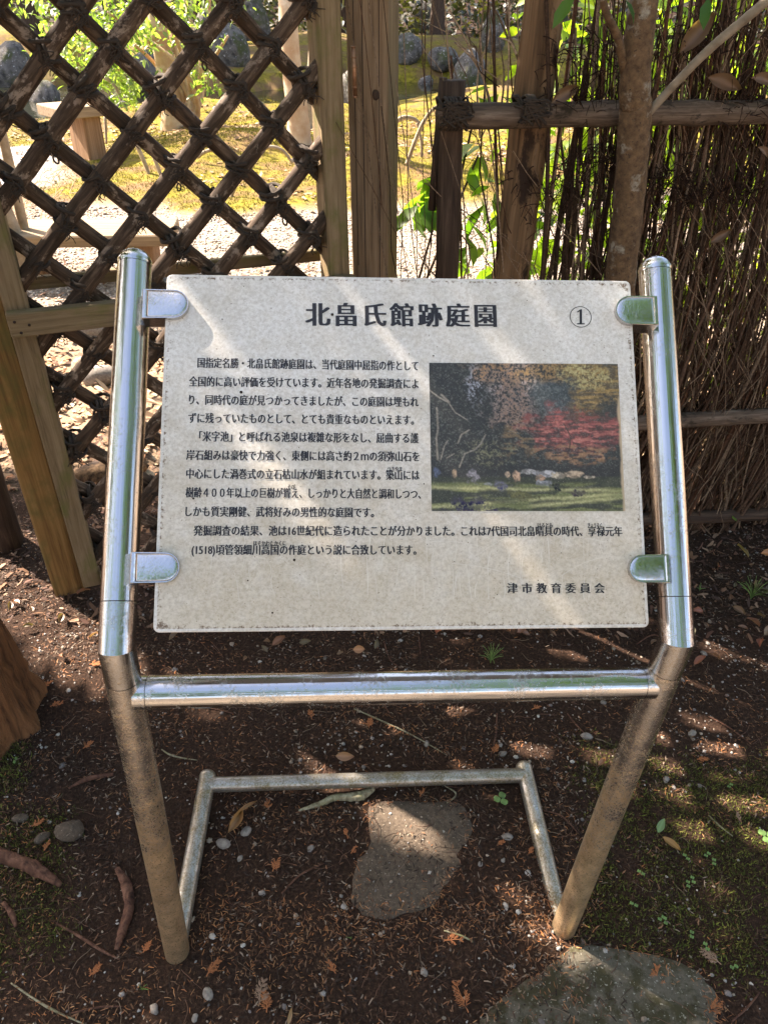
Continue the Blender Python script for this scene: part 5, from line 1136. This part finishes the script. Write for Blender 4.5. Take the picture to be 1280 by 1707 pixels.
flakes(3800, (-1.75, 1.8), (1.6, 2.75), 3, 0.024, 0.009, [(0.16, 0.085, 0.05), (0.24, 0.15, 0.10), (0.07, 0.04, 0.03), (0.10, 0.05, 0.035)], None, lift=0.012, name='dead_leaf_litter', tilt=0.4)
flakes(16000, (-3.6, 3.6), (2.3, 5.2), 4, 0.045, 0.02, [(0.28, 0.17, 0.10), (0.40, 0.28, 0.18), (0.18, 0.10, 0.065), (0.34, 0.16, 0.08), (0.45, 0.36, 0.25)], lambda x, y: 1 - 0.85 * ss(3.4, 4.4, y), lift=0.015, name='dead_leaf_litter', tilt=0.4)
flakes(9000, (-7, 4), (6.3, 12), 5, 0.06, 0.03, [(0.30, 0.18, 0.10), (0.40, 0.28, 0.16), (0.2, 0.12, 0.07)], lambda x, y: ss(0.45, 0.6, N3.f(x * 1.3, y * 1.3, 4)), lift=0.01, name='dead_leaf_litter')
# fine dark rootlets and fibres matted into the soil
rs = np.random.RandomState(99); n = 3200; x = rs.uniform(-1.5, 1.6, n); y = rs.uniform(0.4, 2.2, n); a = rs.rand(n) * 6.28; l_ = rs.uniform(0.015, 0.075, n); cv = rs.randn(n) * 1.0; L = []
xx, yy, aa = x.copy(), y.copy(), a.copy()
for t in range(7): L.append(np.stack([xx, yy, H(xx, yy) + 0.004 + np.where(in_slab(xx, yy), 0.008, 0) + 0.003 * np.sin(t + a)], 1)); aa = aa + cv / 7 + rs.randn(n) * 0.15; xx = xx + np.cos(aa) * l_ / 7; yy = yy + np.sin(aa) * l_ / 7
cols_ = np.array([(0.05, 0.028, 0.02), (0.10, 0.05, 0.034), (0.16, 0.085, 0.055), (0.03, 0.02, 0.015), (0.22, 0.16, 0.11)])[rs.choice(5, n, p=[.3, .25, .2, .15, .1])]
V, Fq, C = twigs(np.stack(L, 1), rs.uniform(0.0004, 0.0011, n), cols_, 3); o = obj('root_fibres', mesh(V, Fq, M_LITTER, True, C)); o['kind'] = 'stuff'
# gravel
def gravel(n, xr, yr, seed, smin, smax, dens=None, name='gravel', light=1.0, cols=((0.27, 0.25, 0.23), (0.42, 0.39, 0.35), (0.15, 0.13, 0.12), (0.30, 0.24, 0.18))):
    rs = np.random.RandomState(seed); x = rs.uniform(*xr, n); y = rs.uniform(*yr, n)
    if dens is not None: k = rs.rand(n) < dens(x, y); x, y = x[k], y[k]
    n = len(x); z = H(x, y) + np.where(in_slab(x, y), 0.006, 0)
    import bmesh
    bm = bmesh.new(); bmesh.ops.create_icosphere(bm, subdivisions=2, radius=1.0); V0 = np.array([v.co[:] for v in bm.verts]); F0 = np.array([[v.index for v in f.verts] for f in bm.faces]); bm.free()
    if n > 6000: bm = bmesh.new(); bmesh.ops.create_icosphere(bm, subdivisions=1, radius=1.0); V0 = np.array([v.co[:] for v in bm.verts]); F0 = np.array([[v.index for v in f.verts] for f in bm.faces]); bm.free()
    s_ = smin + (smax - smin) * rs.rand(n) ** 3; sc_ = np.stack([s_ * rs.uniform(.8, 1.3, n), s_ * rs.uniform(.7, 1.1, n), s_ * rs.uniform(.45, .8, n)], 1); a = rs.rand(n) * 6.28
    V = V0[None] * sc_[:, None, :] * (1 + 0.16 * rs.randn(n, len(V0), 1)); ca, sa = np.cos(a)[:, None], np.sin(a)[:, None]
    V = np.stack([V[..., 0] * ca - V[..., 1] * sa + x[:, None], V[..., 0] * sa + V[..., 1] * ca + y[:, None], V[..., 2] + (z + s_ * 0.25)[:, None]], -1).reshape(-1, 3)
    Fq = (F0[None] + (np.arange(n) * len(V0))[:, None, None]).reshape(-1, 3); cols = np.array(cols); c = cols[rs.randint(len(cols), size=n)] * (0.7 + 0.6 * rs.rand(n, 1)) * light
    o = obj(name, mesh(V, Fq, M_PEB, True, np.repeat(c, len(V0), axis=0))); o['kind'] = 'stuff'; return o
def d_grav(x, y): return (0.18 + 0.82 * ss(0.48, 0.6, N2.f(x * 6 + 3, y * 6, 4))) * (1 - 0.6 * mossmask(x, y)) * (1 - 0.7 * in_slab(x, y))
gravel(4200, (-1.6, 1.7), (0.38, 2.4), 11, 0.0020, 0.0068, d_grav)
gravel(9000, (-1.6, 1.7), (0.38, 2.2), 13, 0.0014, 0.0034, d_grav)
gravel(24000, (-4.5, 1.6), (3.9, 7.2), 12, 0.007, 0.014, lambda x, y: zones(x, y)[1], name='path_gravel', cols=((0.33, 0.27, 0.21), (0.42, 0.36, 0.29), (0.25, 0.195, 0.15), (0.44, 0.39, 0.34)))
# moss blades
def blades(n, xr, yr, seed, hgt, mask, cols, name):
    rs = np.random.RandomState(seed); x = rs.uniform(*xr, n); y = rs.uniform(*yr, n); k = rs.rand(n) < mask(x, y); x, y = x[k], y[k]; n = len(x); z = H(x, y) - 0.001 + 0.006 * (N2.f(x * 25, y * 25, 3) - .35)
    a = rs.rand(n) * 6.28; h_ = hgt * (0.4 + 0.9 * rs.rand(n)); w_ = h_ * 0.22; lx, ly = rs.randn(2, n) * h_ * 0.55
    V = np.stack([np.stack([x - np.cos(a) * w_, y - np.sin(a) * w_, z], 1), np.stack([x + np.cos(a) * w_, y + np.sin(a) * w_, z], 1), np.stack([x + lx, y + ly, z + h_], 1)], 1).reshape(-1, 3)
    cols = np.array(cols); c = cols[rs.randint(len(cols), size=n)] * (0.6 + 0.8 * rs.rand(n, 1)); o = obj(name, mesh(V, np.arange(3 * n).reshape(-1, 3), M_MOSSB, False, np.repeat(c, 3, axis=0))); o['kind'] = 'stuff'
blades(300000, (-1.3, 1.5), (0.55, 1.75), 21, 0.0065, lambda x, y: mossmask(x, y) * ss(0.22, 0.42, N3.f(x * 16, y * 16, 4)) * (1 - in_slab(x, y)), [(0.085, 0.105, 0.018), (0.11, 0.13, 0.025), (0.05, 0.065, 0.015), (0.17, 0.17, 0.04), (0.11, 0.085, 0.035)], 'moss_cover')
blades(150000, (-6, 3.2), (6.3, 13), 22, 0.018, lambda x, y: zones(x, y)[2] * (0.35 + 0.65 * ss(0.6, 0.45, N3.f(x * 1.3, y * 1.3, 4))), [(0.23, 0.20, 0.022), (0.18, 0.165, 0.018), (0.31, 0.25, 0.03), (0.11, 0.105, 0.015)], 'garden_moss')
# individual pebbles, leaves, roots
PB = [(373, 1408, .017, 'oval grey-brown pebble left of the half-buried slab', M_STONE), (411, 1388, .014, 'broken flat grey pebble above the oval one'), (400, 1432, .008, 'small orange-brown pebble below the oval one'), (347, 1658, .013, 'round grey pebble below the left leg'), (845, 1396, .013, 'angular pale pebble right of the half-buried slab'), (1109, 1301, .011, 'smooth tan pebble right of the right leg, larger of two'), (1122, 1313, .007, 'small pinkish pebble beside the tan one'), (976, 1229, .014, 'flat grey pebble behind the crossbar, left of the right leg'),
 (838, 1258, .011, 'dark grey pebble beside the right end of the rear bar'), (711, 1241, .010, 'pale round pebble between crossbar and rear bar'), (258, 1684, .011, 'white speckled pebble at the bottom left'), (437, 1490, .008, 'grey square pebble in the dark soil'), (518, 1415, .009, 'flat brown pebble in the dark soil left of the slab'), (707, 1622, .009, 'pale rough pebble near the bottom centre'), (230, 1308, .008, 'pale blue pebble left of the left leg'), (1153, 1224, .012, 'pink-white pebble lying at the right in dappled light'),
 (325, 1698, .008, 'beige pebble at the bottom edge'), (1172, 1090, .010, 'pale pebble right of the right knee'), (1005, 1172, .009, 'grey pebble under the crossbar near the right end'), (838, 1435, .006, 'small grey pebble by the right ground tube')]
for i, q in enumerate(PB):
    px, py, s_, lab = q[:4]; p = on(px, py); V, Fc = blob(2, s_ * 1.05, s_ * .75, s_ * .5, 200 + i, 0.12 if i in (0, 3, 5) else 0.45)
    o = obj('pebble', mesh(V, Fc, M_STONE), None, Matrix.Translation(Vector((p[0], p[1], p[2] + s_ * .3))) @ Matrix.Rotation(i * 0.9 - 0.4, 4, 'Z')); tag(o, lab, 'pebble', 'larger pebbles on the soil')
for (px, py, s_, a, lab) in ((118, 1388, (.035, .028, .022), 0.4, 'angular brown rock at the left beside the moss'), (35, 1365, (.02, .012, .008), 0.2, 'small flat brown stone in the left moss'), (72, 1398, (.02, .012, .012), 0.8, 'thin brown stone leaning against the angular rock')):
    p = on(px, py); V, Fc = blob(2, *s_, int(px), 0.35); o = obj('small_rock', mesh(V, Fc, M_SLAB), None, Matrix.Translation(Vector((p[0], p[1], p[2] + s_[2] * .4))) @ Matrix.Rotation(a, 4, 'Z')); tag(o, lab, 'stone')
def ground_limb(name, pts_, radii, mat, lab, cat, group=None, up=0.4, seg=14, lump=0.13):
    P = [on(x, y, r * up) for (x, y), r in zip(pts_, np.interp(np.linspace(0, 1, len(pts_)), np.linspace(0, 1, len(radii)), radii))]
    P = [p + np.random.RandomState(int(abs(p[0] * 1e4))).randn(3) * 0.25 * min(radii) for p in P]; o = limb(name, P, radii, mat, None, seg=seg, lump=lump, k=8, flute=0.08 if seg > 6 else 0, nfl=5, seed=int(abs(pts_[0][0])) + 1); tag(o, lab, cat, group)
ground_limb('root', [(196, 1450), (212, 1480), (217, 1515), (205, 1555), (193, 1585)], [0.005, 0.011, 0.010, 0.009, 0.004], M_ROOT, 'curved red-brown root lying left of the left leg', 'root', up=0.7)
ground_limb('root', [(-15, 1425), (30, 1440), (65, 1452), (102, 1478)], [0.016, 0.013, 0.015, 0.005], M_ROOT, 'thick red-brown root crossing the left moss', 'root', up=0.7)
ground_limb('root', [(8, 1505), (22, 1525), (28, 1545)], [0.003, 0.006, 0.003], M_ROOT, 'short thin root end in the lower left moss', 'root', up=0.9)
ground_limb('root', [(95, 1540), (130, 1560), (170, 1585), (200, 1600)], [0.002, 0.003, 0.003, 0.001], M_ROOT, 'long thin root below the curved one', 'root', up=1.2)
ground_limb('dead_stick', [(498, 1352), (535, 1342), (560, 1332), (600, 1330), (622, 1316)], [0.002, 0.007, 0.008, 0.011, 0.007], M_STICK, 'lichen-covered broken stick lying by the rear bar', 'stick', up=0.9)
ground_limb('dead_stick', [(115, 1315), (150, 1300), (190, 1292)], [0.002, 0.006, 0.004], M_ROOT, 'dark curved stick left of the left leg', 'stick', up=1.0)
TW = [((590, 1182), (640, 1205), (690, 1228), (745, 1260)), ((828, 1190), (826, 1225), (818, 1262)), ((640, 1070), (650, 1100), (668, 1115)), ((20, 1640), (80, 1680), (150, 1712)), ((120, 1690), (170, 1680), (205, 1678)), ((905, 1352), (935, 1362), (965, 1392)), ((740, 1552), (770, 1562), (790, 1572)), ((1218, 1705), (1245, 1680), (1265, 1655)), ((470, 1490), (500, 1460), (540, 1440)), ((745, 1340), (760, 1325), (740, 1310)), ((945, 1190), (960, 1210), (985, 1235)), ((300, 1150), (330, 1175), (390, 1190)), ((1180, 1360), (1200, 1380), (1220, 1395)), ((640, 1000), (690, 1040), (700, 1090)), ((1180, 1195), (1215, 1215), (1250, 1240)), ((270, 1250), (290, 1262), (330, 1268)), ((1060, 1075), (1090, 1060), (1120, 1080)), ((660, 1150), (640, 1170), (650, 1190))]
ANCH = [((25, 1160), 'the cedar trunk'), ((200, 1085), 'the left knee of the stand'), ((1130, 1075), 'the right knee of the stand'), ((815, 1090), 'the small grass tuft'), ((1250, 985), 'the thin grass tuft at the right edge'), ((1206, 885), 'the hanging green leaf'), ((130, 960), 'the foot of the ochre post'), ((330, 1110), 'the left end of the crossbar'), ((600, 1090), 'the orange-brown leaf behind the crossbar'), ((1000, 1100), 'the right end of the crossbar'),
 ((690, 1420), 'the half-buried slab'), ((500, 1300), 'the middle of the rear bar'), ((865, 1290), 'the right end of the rear bar'), ((340, 1290), 'the left end of the rear bar'), ((295, 1570), 'the left foot of the stand'), ((940, 1550), 'the right foot of the stand'), ((1099, 1381), 'the fresh green leaf'), ((980, 1620), 'the mossy slab'), ((205, 1515), 'the curved root')]
USED = set()
def where(kind, px, py):
    for (ax, ay), nm in sorted(ANCH, key=lambda a: (a[0][0] - px) ** 2 + (a[0][1] - py) ** 2):
        dx, dy = px - ax, py - ay; d = ('right of' if dx > 0 else 'left of') if abs(dx) > abs(dy) else ('below' if dy > 0 else 'above')
        s_ = f"{kind} {'' if math.hypot(dx, dy) > 60 else 'just '}{d} {nm}"
        if s_ not in USED: USED.add(s_); return s_
    return kind
for i, q in enumerate(TW): ground_limb('fallen_twig', list(q), [0.0016, 0.0024, 0.0012], M_ROOT if i % 3 else M_STICK, where('thin twig lying', *q[1]), 'twig', 'thin twigs lying on the ground', up=1.6, seg=5)
# cedar sprigs
def sprig(px, py, ang, size, col_, lab):
    rs = np.random.RandomState(int(px + py)); p = on(px, py, 0.006); size *= 0.8; segs = []
    def br(x, y, a, l_, d):
        n = 5; pts_ = [(x, y)]
        for i in range(n): a += rs.randn() * 0.10; x += math.cos(a) * l_ / n; y += math.sin(a) * l_ / n; pts_.append((x, y))
        segs.append(pts_)
        if d > 0:
            for i in range(1, n + 1):
                for sg in (1, -1):
                    if rs.rand() < 0.85: br(pts_[i][0], pts_[i][1], a + sg * rs.uniform(0.55, 0.8), l_ * 0.42 * (1.15 - i / n * 0.6), d - 1)
    br(0, 0, 0, size, 2)
    Lp = []
    for s_ in segs: Lp.append([(x, y, 0.002 * math.sin(40 * x) + 0.004 * abs(y) / size) for x, y in s_])
    V, Fq, C = twigs(np.array(Lp), [0.0009 if i else 0.0013 for i in range(len(Lp))], np.tile([col_], (len(Lp), 1)) * rs.uniform(0.8, 1.3, (len(Lp), 1)), 4)
    o = obj('cedar_sprig', mesh(V, Fq, M_LITTER, True, C), None, Matrix.Translation(Vector(p)) @ Matrix.Rotation(ang, 4, 'Z')); tag(o, lab, 'sprig', 'dry orange cedar sprigs')
SPR = [(1090, 1652, 1.0, .05, 'largest dry orange cedar sprig, lying across the mossy slab'), (1055, 1672, .9, .028, 'small orange sprig near the middle of the mossy slab'), (965, 1610, 1.7, .022, 'orange sprig at the foot of the right leg'), (1200, 1610, 2.4, .045, 'faded sprig right of the mossy slab'), (1180, 1690, .6, .04, 'sprig at the lower right edge of the slab'),
 (455, 1455, 1.4, .035, 'red-orange sprig in the dark soil left of the slab'), (448, 1352, 1.7, .03, 'orange sprig beside the fallen bark strip'), (580, 1400, 1.9, .025, 'orange sprig left of the half-buried slab'), (585, 1425, 1.0, .022, 'tiny orange sprig just below another beside the slab'), (740, 1570, .1, .04, 'long sprig in the orange litter band'), (780, 1690, 1.9, .06, 'dark-stemmed sprig at the bottom centre beside the big slab'), (432, 1680, 1.3, .05, 'brown sprig standing near the bottom'), (560, 1625, 2.2, .03, 'orange sprig below the litter band'), (240, 1590, 1.3, .025, 'orange sprig left of the left foot'), (345, 1630, 1.2, .04, 'bright orange sprig between left foot and the round pebble'), (445, 1690, 1.6, .04, 'sprig at the bottom edge left of centre'),
 (55, 1380, .8, .03, 'sprig on the left moss'), (75, 1420, 1.0, .025, 'sprig beside the angular rock'), (150, 1630, 1.0, .03, 'sprig low at the left'), (520, 1200, 1.9, .03, 'orange sprig behind the crossbar left of centre'), (615, 1215, 1.6, .032, 'orange sprig behind the crossbar at centre'), (822, 1258, 1.3, .03, 'orange sprig near the right end of the rear bar'), (885, 1185, .3, .03, 'orange sprig just below the crossbar at right'), (70, 1150, 1.0, .035, 'orange sprig beside the cedar trunk'), (85, 1180, .4, .035, 'second orange sprig beside the cedar trunk'), (140, 1250, .8, .03, 'orange sprig below the left knee'), (150, 1110, .3, .04, 'sprig in the light streak at the left'), (880, 1425, .9, .02, 'orange sprig beside the right ground tube'), (830, 1412, .6, .02, 'small orange sprig above the right ground tube foot'), (1160, 1268, .2, .03, 'sprig in the dappled light at the right'), (1230, 1370, 1.2, .022, 'faded sprig on the right moss'), (700, 1330, 1.1, .025, 'orange sprig just above the half-buried slab')]
for q in SPR: sprig(q[0], q[1], q[2], q[3], (0.36, 0.135, 0.055) if 'faded' not in q[4] and 'brown' not in q[4] else (0.28, 0.18, 0.12), q[4])
# leaves lying on the ground
dead_leaf('fallen_leaf', on(1099, 1381, 0.012), 0.040, (0.15, -0.1, 0.95), (0.16, 0.26, 0.11), 'fresh green leaf on the right moss', 'leaf', None, 0.12, aspect=0.5)
dead_leaf('fallen_leaf', on(1117, 1412, 0.012), 0.045, (0.3, 0.1, -0.75), (0.30, 0.17, 0.06), 'yellow-brown leaf touching the fresh green one', 'leaf', None, 0.3, aspect=0.42)
dead_leaf('fallen_leaf', on(391, 1378, 0.015), 0.060, (0.5, 0.2, 1.3), (0.30, 0.16, 0.075), 'curled brown leaf right of the left ground tube', 'leaf', None, 0.6, aspect=0.45)
dead_leaf('fallen_leaf', on(412, 1352, 0.014), 0.055, (0.3, 0.1, 0.7), (0.34, 0.19, 0.10), 'narrow pale bark-like leaf above the curled brown one', 'leaf', None, 0.3, aspect=0.2)
dead_leaf('fallen_leaf', on(598, 1090, 0.02), 0.035, (0.9, 0.2, 0.3), (0.40, 0.20, 0.11), 'orange-brown leaf standing behind the crossbar', 'leaf', None, 0.3, aspect=0.8)
dead_leaf('fallen_leaf', on(575, 1268, 0.02), 0.045, (0.8, 0.1, 0.1), (0.38, 0.21, 0.13), 'tan leaf leaning on the rear bar', 'leaf', None, 0.4, aspect=0.6)
dead_leaf('fallen_leaf', on(1206, 885, 0.06), 0.075, (1.1, 0.3, 1.9), (0.13, 0.22, 0.08), 'green leaf hanging under the bottom fence rail', 'leaf', None, 0.2, aspect=0.4)
dead_leaf('fallen_leaf', on(1232, 930, 0.03), 0.075, (0.6, 0.1, 1.7), (0.28, 0.20, 0.09), 'olive-brown leaf below the green hanging one', 'leaf', None, 0.25, aspect=0.4)
dead_leaf('fallen_leaf', on(1275, 935, 0.03), 0.07, (0.5, 0.3, 0.3), (0.40, 0.17, 0.06), 'orange leaf at the right edge under the fence', 'leaf', None, 0.3)
dead_leaf('fallen_leaf', on(1275, 1060, 0.02), 0.06, (0.3, 0.1, 0.8), (0.20, 0.13, 0.08), 'dull brown leaf at the right edge', 'leaf', None, 0.3)
dead_leaf('fallen_leaf', on(866, 1058, 0.02), 0.035, (0.5, 0.1, 0.8), (0.33, 0.16, 0.11), 'small reddish leaf behind the lower edge of the board', 'leaf', None, 0.5, aspect=0.8)
dead_leaf('fallen_leaf', on(1000, 1275, 0.012), 0.03, (0.3, 0.1, 0.8), (0.33, 0.16, 0.09), 'small orange leaf left of the right leg', 'leaf', None, 0.4)
dead_leaf('fallen_leaf', on(483, 1700, 0.012), 0.03, (0.3, 0.1, 1.5), (0.42, 0.27, 0.17), 'small pale leaf at the bottom edge', 'leaf', None, 0.4, aspect=0.3)
rs = np.random.RandomState(77)
for i in range(40):
    px, py = rs.uniform(1080, 1280), rs.uniform(880, 1120)
    if i % 2: px = rs.uniform(0, 190) if i % 4 == 1 else rs.uniform(250, 1080); py = rs.uniform(990, 1110) if i % 4 == 1 else rs.uniform(1060, 1110)
    dead_leaf('fallen_leaf', on(px, py, 0.015), rs.uniform(.02, .045), (rs.uniform(-.6, .6), rs.uniform(-.5, .5), rs.uniform(0, 6)), (0.20 * rs.uniform(.6, 1.6), 0.11, 0.07), where('small dry leaf', px, py), 'leaf', None, 0.5, 'small dry leaves in the litter', 0.6)
# seedlings
def seedling(px, py, s_, lab, seed):
    p = on(px, py); r = empty('seedling', p, lab, 'seedling', 'tiny round-leaved seedlings'); rs = np.random.RandomState(seed); k0 = rs.rand() * 6
    for k in range(2 if seed % 3 else 3):
        a = k0 + k * (3.14 if seed % 3 else 2.1); n = 12; c = np.array([math.cos(a), math.sin(a)]) * s_ * 0.95
        V = [(c[0], c[1], 0.012)] + [(c[0] + s_ * 0.8 * math.cos(t) * (1 - 0.25 * (abs(t - a - 0) < .3)), c[1] + s_ * 0.8 * math.sin(t), 0.012 + 0.002 * math.cos(3 * t)) for t in np.linspace(0, 6.283, n, endpoint=False)]
        obj('leaf', mesh(np.array(V), [(0, 1 + j, 1 + (j + 1) % n) for j in range(n)], M_DLEAF, True, np.tile([[0.15, 0.27, 0.08]], (len(V), 1)) * rs.uniform(.8, 1.2)), r, Matrix.Translation(Vector(p)))
        rod('stem', p, p + np.array([c[0], c[1], 0.0117]), 0.0007, 0.0006, M_DLEAF, r, seg=4, n=2)
SD = [(1066, 1459, 'seedling on the right moss nearest the right leg'), (1054, 1512, 'seedling low on the right moss above the slab'), (1100, 1535, 'lone seedling above the pale lichen patch of the slab'), (1106, 1539, 'seedling touching the one above the slab'), (1152, 1471, 'seedling in the middle of the right moss'), (1144, 1478, 'seedling below left of the middle one'), (1176, 1429, 'seedling right of the yellow-brown leaf'), (1187, 1441, 'seedling right of the fallen leaves, lower one'), (1141, 1433, 'seedling just under the yellow-brown leaf'), (1150, 1562, 'seedling above the slab edge at right'), (1174, 1582, 'seedling beside the slab at right'), (1220, 1616, 'seedling at the lower right corner'), (1274, 1398, 'larger seedling at the right edge'), (834, 1336, 'three-leaved seedling by the right ground tube'), (1214, 1314, 'tiny seedling in shade of the right moss'), (28, 1272, 'seedling beside the cedar trunk foot')]
for i, (px, py, lab) in enumerate(SD): seedling(px, py, 0.0052 if i not in (12, 13) else 0.011, lab, 3 * i if i in (12, 13) else 3 * i + 1)
# grass tufts
def tuft(px, py, h_, n, lab, seed):
    p = on(px, py); rs = np.random.RandomState(seed); Ls = []
    for k in range(n):
        a = rs.rand() * 6.28; l_ = h_ * rs.uniform(.5, 1.1); sp_ = rs.uniform(.2, .9); Ls.append([p + np.array([math.cos(a) * l_ * sp_ * t * t, math.sin(a) * l_ * sp_ * t * t, l_ * (t - 0.35 * sp_ * t * t)]) for t in np.linspace(0, 1, 6)])
    V, Fq, C = twigs(np.array(Ls), [0.0012] * n, np.tile([[0.13, 0.22, 0.06]], (n, 1)) * rs.uniform(.6, 1.4, (n, 1)), 3); o = obj('grass_tuft', mesh(V - p, Fq, M_LITTER, True, C), None, Matrix.Translation(Vector(p))); tag(o, lab, 'grass')
tuft(817, 1105, 0.07, 22, 'small green grass tuft behind the crossbar, right of centre', 1); tuft(1250, 1000, 0.10, 26, 'thin grass tuft in the shade at the right edge', 2); tuft(585, 1565, 0.012, 3, 'single bright green shoot in the orange litter', 3); tuft(238, 1650, .02, 8, 'tiny dark green sprout low at the left', 4)
tuft(1165, 985, 0.03, 9, 'small weedy sprout behind the right upright', 5)
# logs and stones glimpsed beyond the lower lattice
for (px, py, s_, lab, mt) in ((185, 800, (.16, .06, .06), 'split log lying on the litter behind the lower lattice', M_LOG), (172, 635, (.10, .07, .06), 'pale round stone behind the lower lattice beside the left upright', M_STONE), (150, 560, (.10, .05, .05), 'pale bent stone behind the gate rail', M_STONE)):
    p = on(px, py); V, Fc = blob(2, *s_, int(py), 0.2); o = obj('log' if mt is M_LOG else 'garden_stone', mesh(V, Fc, mt), None, Matrix.Translation(Vector((p[0], p[1], p[2] + s_[2] * .5))) @ Matrix.Rotation(0.3, 4, 'Z')); tag(o, lab, 'log' if mt is M_LOG else 'stone')
